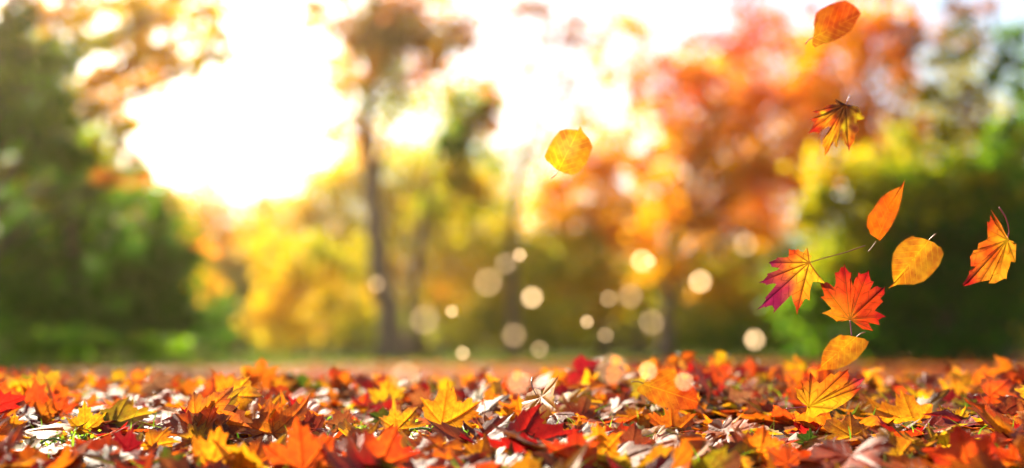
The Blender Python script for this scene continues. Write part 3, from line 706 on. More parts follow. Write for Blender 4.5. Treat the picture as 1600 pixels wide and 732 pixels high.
def build_drifting():
    drifting('maple_leaf', 'maple leaf drifting with yellow heart and purple red lower lobes', (1180, 380), 6.1, 1.80, (515, 188),
             [(525, 165), (537, 122), (520, 118), (497, 45), (462, 90), (435, 85), (410, 57), (385, 68), (370, 60), (345, 68), (318, 52), (322, 80), (318, 130), (285, 138), (210, 137), (200, 155), (125, 187), (150, 205), (155, 228), (232, 240), (205, 262),
              (110, 295), (118, 310), (75, 358), (30, 376), (70, 380), (102, 390), (98, 403), (170, 385), (203, 392), (150, 460), (95, 522), (98, 545), (60, 595), (8, 643), (85, 605), (95, 615), (135, 598), (165, 598), (182, 630), (170, 672), (225, 615),
              (260, 580), (345, 495), (360, 560), (385, 610), (398, 685), (410, 635), (440, 590), (470, 535), (490, 530), (518, 550), (522, 460), (548, 368), (610, 372), (672, 388), (640, 360), (600, 310), (565, 245), (535, 195)],
             [(340, 75), (150, 190), (50, 370), (30, 625), (398, 660), (640, 370), (500, 70)], [(650, 145), (860, 90), (1049, 24)],
             [(500, 210, YEL), (430, 260, YEL), (600, 340, YEL), (500, 70, GOL), (350, 80, RDO), (150, 190, MAG), (60, 370, MAG), (60, 610, MAG), (200, 560, MAG), (300, 420, (0.36, 0.02, 0.05)), (250, 330, (0.45, 0.06, 0.03)), (180, 470, MAG), (240, 220, (0.5, 0.06, 0.04)), (420, 480, ORA), (480, 420, GOL), (398, 640, RDO), (330, 250, ORA)],
             (0.35, 0.2, 0.35), M_STALK_TAN, (0.7, 0.25, 0.12), mottle=0.12)
    drifting('maple_leaf', 'red orange maple leaf drifting upright with its stalk pointing down', (1275, 410), 6.1, 1.79, (322, 543),
             [(300, 552), (245, 565), (205, 558), (200, 568), (170, 540), (110, 505), (52, 487), (110, 465), (150, 445), (130, 425), (85, 370), (42, 333), (80, 322), (70, 280), (35, 195), (70, 205), (100, 187), (130, 205), (172, 242), (190, 190), (180, 100), (215, 95),
              (240, 45), (262, 50), (268, 8), (280, 50), (318, 100), (338, 98), (332, 150), (352, 235), (370, 160), (400, 125), (405, 92), (425, 115), (490, 95), (500, 72), (508, 125), (525, 180), (552, 185), (530, 230), (512, 270), (550, 240), (588, 225), (595, 240),
              (650, 245), (662, 228), (650, 265), (655, 300), (640, 320), (615, 345), (640, 375), (590, 425), (560, 462), (610, 485), (670, 522), (625, 530), (595, 550), (605, 598), (560, 588), (500, 578), (520, 620), (545, 655), (500, 645), (445, 638), (400, 605), (345, 560)],
             [(70, 487), (70, 215), (268, 30), (490, 100), (650, 245), (660, 520), (520, 635)], [(333, 640), (340, 705)],
             [(320, 500, ORA), (200, 420, ORA), (120, 480, GOL), (90, 250, RDO), (265, 60, RED), (270, 250, RDO), (480, 110, RED), (420, 280, RDO), (640, 260, RED), (560, 360, RDO), (640, 520, RED), (500, 600, RDO), (420, 470, RDO), (180, 500, GOL)],
             (0.35, 0.45, 0.5), M_STALK_RED, (1.5, -0.18, -0.1), mottle=0.10)
    drifting('maple_leaf', 'curled orange maple leaf drifting by the right border', (1500, 325), 5.86, 1.84, (433, 293),
             [(410, 225), (375, 150), (345, 105), (315, 65), (280, 10), (300, 60), (318, 100), (320, 145), (300, 110), (278, 65), (275, 120), (262, 135), (248, 125), (250, 200), (255, 275), (235, 298), (170, 325), (165, 350), (160, 385), (122, 392), (115, 415), (90, 450),
              (98, 475), (98, 535), (145, 535), (120, 555), (80, 585), (85, 605), (60, 650), (22, 705), (75, 690), (25, 717), (85, 708), (140, 690), (210, 672), (285, 660), (262, 690), (320, 692), (370, 665), (415, 645), (425, 655), (430, 600), (455, 535), (465, 490), (480, 495), (508, 500),
              (510, 420), (515, 330), (495, 325), (490, 305), (450, 295)],
             [(275, 205), (100, 455), (60, 680), (200, 660), (340, 670), (490, 450), (330, 110)], [(450, 220), (440, 150), (415, 80), (360, -5)],
             [(400, 330, GOL), (330, 200, ORA), (270, 150, RDO), (150, 430, ORA), (120, 500, RDO), (60, 680, RED), (250, 560, ORA), (330, 600, GOL), (440, 480, GOL), (480, 380, AMB), (300, 400, RDO)],
             (0.35, 0.42, 0.4), M_STALK_RED, (0.9, -0.42, 0.22), mottle=0.12)
    drifting('maple_leaf', 'large yellow and orange maple leaf drifting low with its pink stalk to the side', (1230, 570), 8.13, 1.74, (275, 533),
             [(250, 565), (240, 605), (232, 648), (255, 645), (280, 660), (328, 683), (365, 660), (420, 622), (520, 605), (600, 570), (700, 510), (800, 440), (850, 395), (900, 335), (945, 285), (895, 300), (880, 300), (935, 235), (985, 160), (930, 180), (885, 185), (850, 170),
              (810, 200), (760, 225), (790, 140), (765, 90), (790, 48), (740, 75), (690, 95), (672, 80), (600, 135), (555, 110), (500, 160), (460, 205), (410, 240), (365, 200), (320, 130), (285, 92), (300, 120), (285, 180), (240, 210), (200, 210), (170, 195), (190, 240), (200, 300),
              (213, 332), (150, 312), (85, 288), (118, 350), (125, 415), (185, 480), (250, 525)],
             [(140, 345), (320, 150), (760, 80), (960, 180), (930, 290), (600, 570), (335, 660)], [(180, 542), (80, 552), (-10, 564)],
             [(300, 560, YEL), (400, 600, YEL), (500, 500, YEL), (340, 640, YEL), (320, 330, GOL), (310, 150, RDO), (180, 210, RDO), (140, 340, GOL), (560, 150, ORA), (480, 300, ORA), (740, 120, RDO), (620, 380, GOL), (950, 190, (0.62, 0.03, 0.10)), (880, 330, RED), (780, 300, ORA), (720, 470, YEL)],
             (0.40, 0.35, 0.3), M_STALK_RED, (0.4, -0.25, 0.16), mottle=0.08)
    drifting('maple_leaf', 'withered mottled maple leaf drifting before the orange maple crown', (1260, 145), 7.32, 1.86, (450, 135),
             [(400, 140), (355, 105), (332, 75), (325, 105), (345, 130), (310, 130), (240, 150), (200, 180), (150, 210), (65, 215), (130, 235), (175, 250), (225, 258), (150, 285), (45, 305), (95, 345), (45, 430), (15, 470), (70, 450), (130, 455), (140, 480), (180, 430), (255, 385),
              (270, 390), (265, 450), (210, 520), (180, 550), (195, 570), (185, 605), (210, 650), (208, 725), (260, 660), (275, 620), (320, 560), (320, 610), (345, 635), (350, 590), (365, 510), (385, 450), (410, 400), (420, 500), (440, 580), (475, 620), (487, 680), (500, 620), (550, 550),
              (560, 480), (600, 440), (600, 390), (570, 320), (640, 310), (662, 300), (660, 270), (635, 255), (620, 210), (580, 155), (500, 150)],
             [(90, 215), (40, 440), (210, 690), (487, 650), (640, 270)], [(470, 90), (495, 32)],
             [(440, 180, DBR), (370, 220, DBR), (300, 190, DBR), (380, 310, DBR), (480, 230, DBR), (240, 200, RED), (110, 215, RED), (200, 250, YEL), (90, 320, RDO), (200, 330, ORA), (100, 420, RED), (320, 350, RDO), (290, 430, GOL), (230, 550, YEL), (240, 640, ORA), (330, 600, YEL),
              (440, 400, YEL), (440, 520, GOL), (485, 620, RDO), (540, 400, (0.25, 0.04, 0.02)), (540, 520, ORA), (600, 280, YEL), (650, 290, YEL), (590, 190, (0.25, 0.12, 0.01))],
             (0.6, 0.5, 0.4), M_STALK_RED, (1.2, 0.5, -0.35), mottle=0.75, tone=0.42)
    drifting('oval_leaf', 'russet oval leaf with toothed edge drifting topmost of all', (1240, 0), 8.136, 1.85, (255, 475),
             [(235, 530), (240, 580), (270, 610), (380, 560), (520, 515), (640, 450), (720, 390), (770, 320), (800, 250), (845, 185), (820, 130), (750, 65), (650, 15), (550, 35), (450, 70), (350, 125), (290, 175), (265, 300), (255, 420)],
             [(845, 185)], [(190, 510), (150, 565)], [(300, 560, AMB), (260, 440, AMB), (500, 300, (0.6, 0.10, 0.006)), (650, 150, (0.66, 0.10, 0.006)), (600, 430, (0.6, 0.14, 0.008)), (350, 200, (0.66, 0.16, 0.008))],
             (1.3, 1.9, 1.5), M_STALK_BROWN, (0.5, 0.22, -0.3), teeth=0.040)
    drifting('oval_leaf', 'pale amber round leaf drifting alone before the white sky', (830, 190), 7.32, 1.88, (315, 555),
             [(290, 555), (180, 450), (155, 400), (200, 300), (260, 190), (330, 110), (400, 92), (470, 97), (540, 105), (560, 50), (582, 112), (660, 200), (697, 300), (660, 400), (630, 480), (550, 570), (480, 605), (400, 600)],
             [(560, 60)], [(280, 610), (230, 645)], [(300, 520, YEL), (430, 300, (0.80, 0.46, 0.05)), (200, 380, YEL), (600, 420, GOL), (560, 100, GOL)],
             (1.2, 1.5, 1.1), M_STALK_TAN, (1.0, 0.2, -0.2), teeth=0.024, tone=0.42, mottle=0.1)
    drifting('oval_leaf', 'narrow bright orange leaf drifting with its point up', (1345, 280), 4.183, 1.78, (100, 410),
             [(60, 360), (42, 300), (50, 240), (90, 190), (130, 130), (180, 90), (230, 65), (268, 50), (285, 8), (275, 60), (262, 130), (240, 210), (200, 300), (160, 365), (125, 405)],
             [(283, 12)], [(75, 445), (50, 475)], [(100, 380, (0.9, 0.2, 0.006)), (150, 200, (0.88, 0.17, 0.005)), (250, 80, (0.88, 0.2, 0.006))],
             (1.05, 1.25, 1.0), M_STALK_TAN, (1.0, 0.2, 0.3), teeth=0.028)
    drifting('oval_leaf', 'amber heart shaped leaf drifting above the red maple leaf', (1345, 280), 4.183, 1.83, (445, 402),
             [(400, 385), (340, 377), (290, 400), (245, 440), (215, 490), (207, 560), (212, 640), (222, 682), (183, 711), (242, 687), (310, 685), (350, 685), (410, 665), (470, 610), (510, 560), (537, 490), (520, 450), (480, 415)],
             [(185, 709)], [(465, 380), (492, 358)], [(420, 440, GOL), (330, 520, AMB), (230, 660, GOL), (500, 500, (0.66, 0.30, 0.012)), (300, 430, AMB)],
             (1.35, 1.5, 1.2), M_STALK_TAN, (0.9, 0.2, -0.25), teeth=0.028)
    drifting('oval_leaf', 'amber pointed leaf drifting below the red maple leaf stalk', (1220, 500), 4.578, 1.83, (540, 122),
             [(490, 112), (420, 112), (360, 150), (310, 220), (295, 270), (290, 340), (245, 370), (310, 358), (400, 350), (470, 325), (540, 280), (600, 210), (628, 160), (600, 135)],
             [(248, 368)], [(570, 100), (603, 88)], [(500, 160, GOL), (400, 250, AMB), (300, 330, (0.8, 0.3, 0.01)), (560, 230, AMB)],
             (1.25, 1.3, 1.2), M_STALK_TAN, (0.8, 0.25, -0.2), teeth=0.024)
    drifting('oval_leaf', 'orange rounded leaf drifting low just above the fallen leaves', (980, 560), 7.323, 1.72, (185, 290),
             [(120, 330), (108, 375), (150, 405), (250, 470), (380, 550), (540, 585), (680, 580), (790, 575), (802, 500), (790, 400), (760, 330), (650, 250), (550, 180), (420, 145), (300, 215)],
             [(802, 500)], [(130, 268), (50, 270)], [(180, 330, GOL), (420, 180, ORA), (450, 400, (0.8, 0.22, 0.008)), (700, 520, (0.72, 0.12, 0.008)), (700, 320, RDO), (300, 440, ORA)],
             (1.15, 1.5, 1.2), M_STALK_TAN, (-0.3, 0.25, -0.2), teeth=0.036)
build_drifting()

# ---- the carpet of fallen leaves
FALLEN = 'fallen leaves lying on the bank'
def carpet_depth(py, lift=0.012):
    ys = np.linspace(1.22, 2.45, 300)
    P = np.stack([np.zeros(300), ys, ground_z(np.zeros(300), ys) + lift], 1)
    _, q, _ = proj(P)
    return float(ys[np.argmin(np.abs(q - py))])

heroes = []      # (px, py, w, h, depth, short name)
def place(fanset, k, size, colour, pos, R, r_, curl):
    V, F, C, ve, VP = leaf_geo(fanset, k, size, colour, r_, curl)
    return V @ R.T + pos, F, C, ve, VP

def fallen(px, py, w, h, colour, short, tilt=None, roll=None, yaw=0.0, k=None, kind='maple', wet=False, curl=0.9, label=None):
    """A leaf measured on the photograph: centre, width and height in pixels; it leans back on the carpet."""
    r_ = np.random.default_rng(int(px * 13 + py))
    Y = carpet_depth(min(py + h * 0.45, 740))
    size = max(w, h) * Y / FPX / (1.38 if kind == 'maple' else 1.05)
    if tilt is None:
        tilt = math.degrees(math.asin(min(0.97, max(0.30, h / max(w, h * 1.0) * 0.85))))
    roll = math.radians(r_.uniform(-50, 50) if roll is None else roll)
    tl = math.radians(tilt)
    nrm = np.array([math.sin(tl) * math.sin(math.radians(yaw)), -math.sin(tl) * math.cos(math.radians(yaw)), math.cos(tl)])
    R = frame_from(nrm, roll)
    k = (int(r_.integers(0, 12)) if kind == 'maple' else 12 + int(r_.integers(0, 4))) if k is None else k
    pos = at(px, py, Y)
    pos[2] = max(pos[2], float(ground_z(pos[0], pos[1])) + 0.02)
    V, F, C, ve, VP = leaf_geo(FAN_HI, k, size, colour, r_, curl)
    me = mesh_np('fallen_leaf', V, F)
    put_attrs(me, C, ve, VP)
    o = link('fallen_leaf', me, None, M_WET if wet else M_LEAF)
    from mathutils import Matrix
    M = Matrix([list(R[0]) + [pos[0]], list(R[1]) + [pos[1]], list(R[2]) + [pos[2]], [0, 0, 0, 1]])
    o.matrix_world = M
    tag(o, label or short, 'leaf', FALLEN)
    b0 = np.array([0, -0.42 * size, 0])
    pts = [b0 + np.array([0.05 * u * u * size, -u * 0.45 * size, (0.10 * math.sin(u * 3) - 0.06 * u) * size]) for u in np.linspace(0, 1, 5)]
    link('stalk', stalk_mesh(pts, 0.0008, 0.0011), o, M_STALK_RED if colour in ('red', 'red orange', 'crimson', 'maroon') else M_STALK_TAN)
    heroes.append((px, py, w, h, Y, short))
    return o

def build_heroes():
    H = [
        (132, 655, 66, 52, 'yellow', 'brightest yellow maple leaf standing among the fallen leaves', 72, 8),
        (205, 652, 92, 46, 'olive', 'olive mottled maple leaf leaning beside the brightest yellow leaf', 40, -60),
        (190, 692, 48, 56, 'crimson', 'crimson maple leaf under the olive mottled leaf', 70, 40),
        (250, 682, 58, 52, 'golden', 'golden maple leaf right of the crimson leaf', 62, -25),
        (303, 676, 44, 48, 'yellow', 'yellow maple leaf between two golden ones', 66, 30),
        (337, 700, 84, 72, 'golden', 'large golden maple leaf upright near the front', 76, -12),
        (258, 718, 62, 38, 'green', 'dark green leaf at the front edge beside the large golden leaf', 55, 20),
        (60, 640, 50, 46, 'orange', 'orange maple leaf leaning near the left border', 64, 35),
        (98, 634, 44, 46, 'red orange', 'red orange leaf behind the brightest yellow leaf', 66, -10),
        (20, 662, 44, 44, 'golden', 'golden leaf cut by the left border', 60, 0),
        (192, 625, 68, 26, 'red orange', 'flat red orange leaf behind the olive leaf', 30, 70),
        (212, 606, 32, 32, 'golden', 'small rounded golden leaf at the crest', 68, 10),
        (140, 590, 16, 26, 'golden', 'thin golden leaf standing on the crest', 80, 0),
        (150, 718, 96, 38, 'pale brown', 'pale shining leaf at the front edge', 28, 60),
        (108, 716, 44, 40, 'red orange', 'small red orange leaf at the front edge left of the pale leaf', 66, 15),
        (346, 676, 46, 46, 'brown', 'brown leaf behind the large golden leaf', 62, -30),
        (186, 584, 24, 16, 'yellow', 'small yellow leaf tip on the crest', 60, 0),
        (216, 584, 26, 26, 'orange', 'small orange leaf standing on the crest', 75, 0),
        (296, 600, 30, 28, 'orange', 'orange leaf on the crest left of the yellow cluster', 70, 20),
        (408, 582, 56, 40, 'orange', 'tall orange leaf rising above the crest', 78, 0),
        (385, 590, 46, 30, 'yellow', 'yellow leaf on the crest beside the tall orange leaf', 66, 20),
        (440, 594, 50, 26, 'golden', 'golden leaf on the crest right of the tall orange leaf', 60, -20),
        (452, 655, 116, 50, 'orange', 'broad orange maple leaf lying low', 48, -35),
        (470, 702, 116, 78, 'red orange', 'big red orange maple leaf upright at the front', 76, 10),
        (478, 668, 54, 28, 'maroon', 'dark leaf curled behind the big red orange leaf', 60, 80),
        (605, 702, 100, 76, 'red orange', 'big folded orange red leaf at the front left of the yellow curl', 74, -20),
        (605, 616, 64, 44, 'yellow', 'bright yellow maple leaf above two crimson leaves', 70, 5),
        (584, 638, 34, 24, 'crimson', 'crimson leaf below the bright yellow maple leaf', 62, 40),
        (616, 634, 36, 24, 'red', 'dark red leaf touching the crimson leaf', 60, -50),
        (656, 618, 42, 36, 'brown', 'brown withered leaf right of the bright yellow maple leaf', 72, 15),
        (634, 656, 68, 42, 'golden', 'golden maple leaf below the brown withered leaf', 58, -40),
        (716, 650, 98, 48, 'golden', 'wide golden maple leaf with dark midrib', 58, -60),
        (716, 618, 54, 20, 'red', 'flat red leaf behind the wide golden leaf', 35, 60),
        (698, 598, 22, 28, 'yellow', 'small pointed yellow leaf on the crest', 78, 0),
        (540, 614, 40, 18, 'pale brown', 'pale glossy leaf lying flat near the crest', 20, 30),
        (530, 655, 44, 36, 'brown', 'grey brown leaf between two orange ones', 65, 30),
        (546, 694, 66, 34, 'maroon', 'dark curled leaf between the two big front leaves', 52, 70),
        (772, 710, 84, 34, 'golden', 'golden curled leaf with pale edge at the front', 36, -70),
        (690, 716, 54, 34, 'orange', 'orange leaf at the front edge beside the folded leaf', 58, 40),
        (792, 645, 34, 34, 'yellow', 'yellow leaf right of the wide golden leaf', 66, 20),
        (868, 598, 24, 20, 'yellow', 'tiny yellow leaf standing on the crest beneath the added glow beads', 72, 40),
        (882, 712, 96, 52, 'red orange', 'red orange leaf at the front edge below the golden peak', 60, 60),
        (936, 690, 56, 74, 'golden', 'golden leaf peak rising at the front', 80, 5),
        (910, 640, 64, 42, 'maroon', 'dull maroon leaf left of the drifting orange leaf', 62, -15),
        (962, 628, 50, 38, 'maroon', 'maroon leaf with pale rim behind the dull maroon leaf', 60, 35),
        (972, 620, 28, 24, 'red orange', 'small red leaf beside the pale rimmed maroon leaf', 66, 0),
        (1002, 652, 54, 26, 'golden', 'golden leaf under the drifting orange leaf', 46, -30),
        (1050, 660, 80, 34, 'orange', 'arched orange leaf over the dark hollow', 52, 0),
        (990, 684, 70, 54, 'maroon', 'dark maroon leaf left of the jagged orange leaf', 68, -20),
        (1160, 690, 70, 48, 'maroon', 'dark maroon leaf behind the yellow green leaf', 66, 25),
        (1190, 690, 58, 66, 'orange', 'orange leaf peak right of the yellow green leaf', 78, -8),
        (1216, 714, 60, 44, 'red orange', 'red orange leaf at the front edge beside the orange peak', 62, 50),
        (1130, 622, 40, 26, 'red', 'red leaf right of the drifting orange leaf', 60, 15),
        (1192, 640, 54, 38, 'brown', 'brown leaf left of the low drifting maple leaf', 60, -30),
        (1492, 608, 76, 48, 'golden', 'large golden maple leaf on the crest to the right', 72, -10),
        (1478, 624, 34, 24, 'crimson', 'crimson leaf under the large golden crest leaf', 60, 35),
        (1526, 628, 34, 24, 'red', 'dark red leaf right of the crimson leaf by the crest', 60, -40),
        (1396, 608, 48, 20, 'red', 'flat red leaf on the crest right of the low drifting maple leaf', 36, 60),
        (1454, 612, 38, 36, 'brown', 'brown leaf standing left of the large golden crest leaf', 72, 10),
        (1402, 650, 96, 50, 'golden', 'wide golden maple leaf below the flat red crest leaf', 56, 60),
        (1482, 656, 68, 44, 'yellow', 'yellow maple leaf below the two red crest leaves', 60, 20),
        (1508, 704, 104, 80, 'red orange', 'big upright orange red leaf at the right front', 78, 12),
        (1582, 712, 56, 48, 'red orange', 'red orange leaf in the front right corner', 62, -30),
        (1592, 682, 40, 34, 'red', 'red leaf cut by the right border', 60, 10),
        (1566, 690, 50, 42, 'maroon', 'dark purple leaf behind the front right corner leaf', 62, 60),
        (1574, 648, 40, 36, 'maroon', 'dark brown leaf near the right border', 66, 0),
        (1376, 706, 92, 34, 'golden', 'curled golden leaf with pale rim at the right front', 34, 70),
        (1312, 670, 76, 44, 'golden', 'golden leaf sloping below the low drifting maple leaf', 46, 50),
        (1536, 590, 22, 26, 'orange', 'pointed orange leaf on the crest near the right border', 78, 0),
        (1188, 590, 24, 24, 'yellow', 'small yellow leaf on the crest left of the low drifting maple leaf', 74, 25),
        (1146, 592, 20, 22, 'orange', 'tiny orange leaf on the crest right of the drifting orange leaf', 76, 0),
        (1256, 686, 36, 28, 'green', 'green leaf below the stalk of the low drifting maple leaf', 52, 40),
        (592, 652, 44, 22, 'green', 'dark green leaf below the crimson leaf', 40, 70),
        (1505, 645, 44, 18, 'green', 'green leaf beside the yellow maple leaf on the right', 36, 60),
        (40, 712, 44, 30, 'green', 'deep green leaf at the front left corner', 50, 40),
    ]
    for px, py, w_, h_, c, lab, tl, rl in H:
        fallen(px, py, w_, h_, c, lab, tl, rl, yaw=random.uniform(-14, 14), wet=c in ('pale brown', 'maroon', 'green'), curl=1.0 if h_ < 60 else 1.2)
    # two sharp leaves at the front edge, measured like the drifting ones
    drifting('fallen_leaf', 'sharp jagged orange leaf standing at the front edge', (980, 640), 7.27, 1.50, (420, 790),
             [(60, 690), (180, 580), (320, 410), (330, 430), (400, 380), (405, 420), (490, 430), (575, 425), (578, 455), (590, 405), (610, 370), (640, 330), (690, 360), (700, 395), (735, 410), (750, 520), (720, 600), (690, 720), (550, 820), (300, 820)],
             [(400, 395), (645, 345), (740, 430), (90, 680)], [(420, 850), (430, 900)], [(200, 650, YEL), (400, 500, GOL), (500, 600, ORA), (640, 420, ORA), (700, 600, ORA), (330, 430, GOL)],
             (0.85, 0.7, 0.7), M_STALK_TAN, (0.6, 0.25, 0.1), group=FALLEN)
    drifting('fallen_leaf', 'yellow green maple leaf with dark veins at the front edge', (980, 640), 7.27, 1.47, (880, 745),
             [(760, 760), (740, 580), (698, 518), (760, 560), (830, 585), (900, 530), (965, 452), (975, 470), (1050, 460), (1157, 393), (1125, 460), (1130, 520), (1180, 490), (1247, 452), (1255, 490), (1300, 520), (1297, 620), (1250, 740), (1060, 820), (900, 820)],
             [(720, 540), (962, 465), (1145, 405), (1295, 530)], [(870, 800), (860, 880)], [(760, 640, (0.5, 0.55, 0.01)), (850, 660, (0.62, 0.58, 0.012)), (960, 500, (0.36, 0.34, 0.012)), (1100, 460, (0.45, 0.34, 0.012)), (1050, 600, (0.42, 0.28, 0.02)), (1230, 560, (0.28, 0.10, 0.03)), (1180, 680, (0.3, 0.1, 0.04))],
             (0.3, 0.25, 0.3), M_STALK_TAN, (0.6, 0.2, -0.15), mottle=0.2, group=FALLEN)
    heroes.append((1040, 705, 100, 60, 1.41, 'jagged orange leaf')); heroes.append((1122, 712, 80, 50, 1.38, 'yellow green leaf'))
build_heroes()

GEN_COL = (['orange'] * 30 + ['golden'] * 20 + ['red orange'] * 21 + ['yellow'] * 9 + ['brown'] * 6 + ['maroon'] * 4 + ['red'] * 6 + ['crimson'] * 3 + ['olive'] * 5 + ['green'] * 3 + ['pale brown'] * 2)

heroes.append((1293, 617, 120, 80, 2.1, 'low drifting maple leaf')); heroes.append((1045, 610, 95, 62, 1.9, 'drifting orange leaf'))

def build_carpet(n_total=3900, n_single=225):
    hx = np.array([h[:5] for h in heroes])
    specs = []
    for i in range(n_total):
        Y = 1.27 + 1.53 * rng.random() ** 0.85
        half = 0.47 * Y + 0.45
        X = rng.uniform(-half, half)
        col = random.choice(GEN_COL)
        kind = 'maple' if rng.random() < 0.8 else 'oval'
        size = rng.uniform(0.048, 0.100) * (1.12 - 0.42 * (Y - 1.2)) * (1.0 if kind == 'maple' else 0.9)
        lay = rng.random()
        tilt = math.radians(rng.uniform(35, 82) if rng.random() < 0.52 else rng.uniform(3, 35))
        z = float(ground_z(X, Y)) + 0.006 + 0.026 * lay + 0.30 * size * math.sin(tilt)
        q = proj(np.array([X, Y, z]))
        m_ = (np.abs(q[0] - hx[:, 0]) < hx[:, 2] * 0.5 + 20) & (q[1] - hx[:, 1] > -hx[:, 3] * 0.5 - 8) & (q[1] - hx[:, 1] < hx[:, 3] * 0.5 + 34) & (Y < hx[:, 4] + 0.02)
        if m_.any():
            if rng.random() < 0.25:
                continue
            tilt = math.radians(rng.uniform(2, 14)); z = float(ground_z(X, Y)) + rng.uniform(0.004, 0.014)
        az = rng.uniform(-75, 75) if rng.random() < 0.8 else rng.uniform(-180, 180)
        nrm = np.array([math.sin(tilt) * math.sin(math.radians(az)), -math.sin(tilt) * math.cos(math.radians(az)), math.cos(tilt)])
        specs.append(dict(pos=np.array([X, Y, z]), R=frame_from(nrm, rng.uniform(-math.pi, math.pi)), size=size, col=col, kind=kind, tilt=math.degrees(tilt), seed=int(rng.integers(1 << 30))))
    # which leaves show largest: splat their points into a coarse depth buffer
    W, Hh = 400, 183
    zb = np.full((Hh, W), 1e9); own = np.full((Hh, W), -1)
    base_pts = [np.concatenate([f[0][:, :2], f[0][:, :2] * 0.86, f[0][:, :2] * 0.6]) for f in FAN_HI]
    for i, s in enumerate(specs):
        p2 = base_pts[0 if s['kind'] == 'maple' else 12]
        P = np.hstack([p2 - [0, 0.42], np.zeros((len(p2), 1))]) * s['size'] @ s['R'].T + s['pos']
        a, b, d = proj(P)
        ia, ib = (a / 4).astype(int), (b / 4).astype(int)
        ok = (ia >= 0) & (ia < W) & (ib >= 0) & (ib < Hh)
        for x_, y_, dd in zip(ia[ok], ib[ok], d[ok]):
            if dd < zb[y_, x_]:
                zb[y_, x_] = dd; own[y_, x_] = i
    cnt = np.bincount(own[own >= 0], minlength=len(specs))
    order = np.argsort(-cnt)
    singles = set(order[:n_single].tolist())
    seen_labels = {}
    sV, sF, sC, sE, sP = [], [], [], [], []
    off = 0
    from mathutils import Matrix
    for i, s in enumerate(specs):
        r_ = np.random.default_rng(s['seed'])
        if i in singles:
            k = int(r_.integers(0, 12)) if s['kind'] == 'maple' else 12 + int(r_.integers(0, 4))
            V, F, C, ve, VP = leaf_geo(FAN_HI, k, s['size'], s['col'], r_, 1.3)
            me = mesh_np('fallen_leaf', V, F)
            put_attrs(me, C, ve, VP)
            o = link('fallen_leaf', me, None, M_WET if s['col'] in ('pale brown', 'maroon', 'green', 'brown') else M_LEAF)
            R, p = s['R'], s['pos']
            o.matrix_world = Matrix([list(R[0]) + [p[0]], list(R[1]) + [p[1]], list(R[2]) + [p[2]], [0, 0, 0, 1]])
            px, py, _ = proj(p)
            j = int(np.argmin(np.hypot(hx[:, 0] - px, (hx[:, 1] - py) * 1.6)))
            dx, dy = px - hx[j, 0], py - hx[j, 1]
            rel = ('right of' if dx > 0 else 'left of') if abs(dx) > 1.3 * abs(dy) else ('in front of' if dy > 0 else 'behind')
            pose = 'upright' if s['tilt'] > 58 else ('tilted' if s['tilt'] > 30 else 'flat')
            short = ' '.join(heroes[j][5].split()[:6])
            words_ = short.split()
            while words_[-1] in ('the', 'of', 'with', 'and', 'by', 'its', 'at', 'near', 'beside', 'behind', 'below', 'under', 'left', 'right', 'on', 'among', 'between', 'two', 'a', 'above', 'standing', 'leaning', 'rising', 'front', 'over', 'big'):
                words_ = words_[:-1]
            lab = f"{pose} {s['col']} {'maple' if s['kind'] == 'maple' else 'oval'} leaf {rel} the {' '.join(words_)}"
            if lab in seen_labels:
                lab = ('small ' if s['size'] < 0.06 else 'larger ') + lab
            seen_labels[lab] = 1
            tag(o, lab, 'leaf', FALLEN)
            if s['tilt'] > 25:
                sz = s['size']
                pts = [np.array([0.06 * u * u * sz, -0.42 * sz - u * 0.4 * sz, 0.08 * math.sin(u * 3) * sz]) for u in np.linspace(0, 1, 4)]
                link('stalk', stalk_mesh(pts, 0.0007, 0.0010), o, M_STALK_BROWN)
        else:
            k = int(r_.integers(0, 8)) if s['kind'] == 'maple' else 8 + int(r_.integers(0, 3))
            V, F, C, ve, VP = leaf_geo(FAN_LO, k, s['size'], s['col'], r_, 1.3)
            sV.append(V @ s['R'].T + s['pos']); sF += [tuple(a + off for a in f) for f in F]
            sC.append(C); sE.append(ve); sP.append(VP); off += len(V)
    me = mesh_np('leaf_carpet', np.concatenate(sV), sF)
    put_attrs(me, np.concatenate(sC), np.concatenate(sE), np.concatenate(sP))
    o = link('leaf_carpet', me, None, M_LEAF)
    tag(o, 'dense carpet of smaller autumn leaves filling the bank between the larger ones', None, None, 'stuff')
build_carpet()

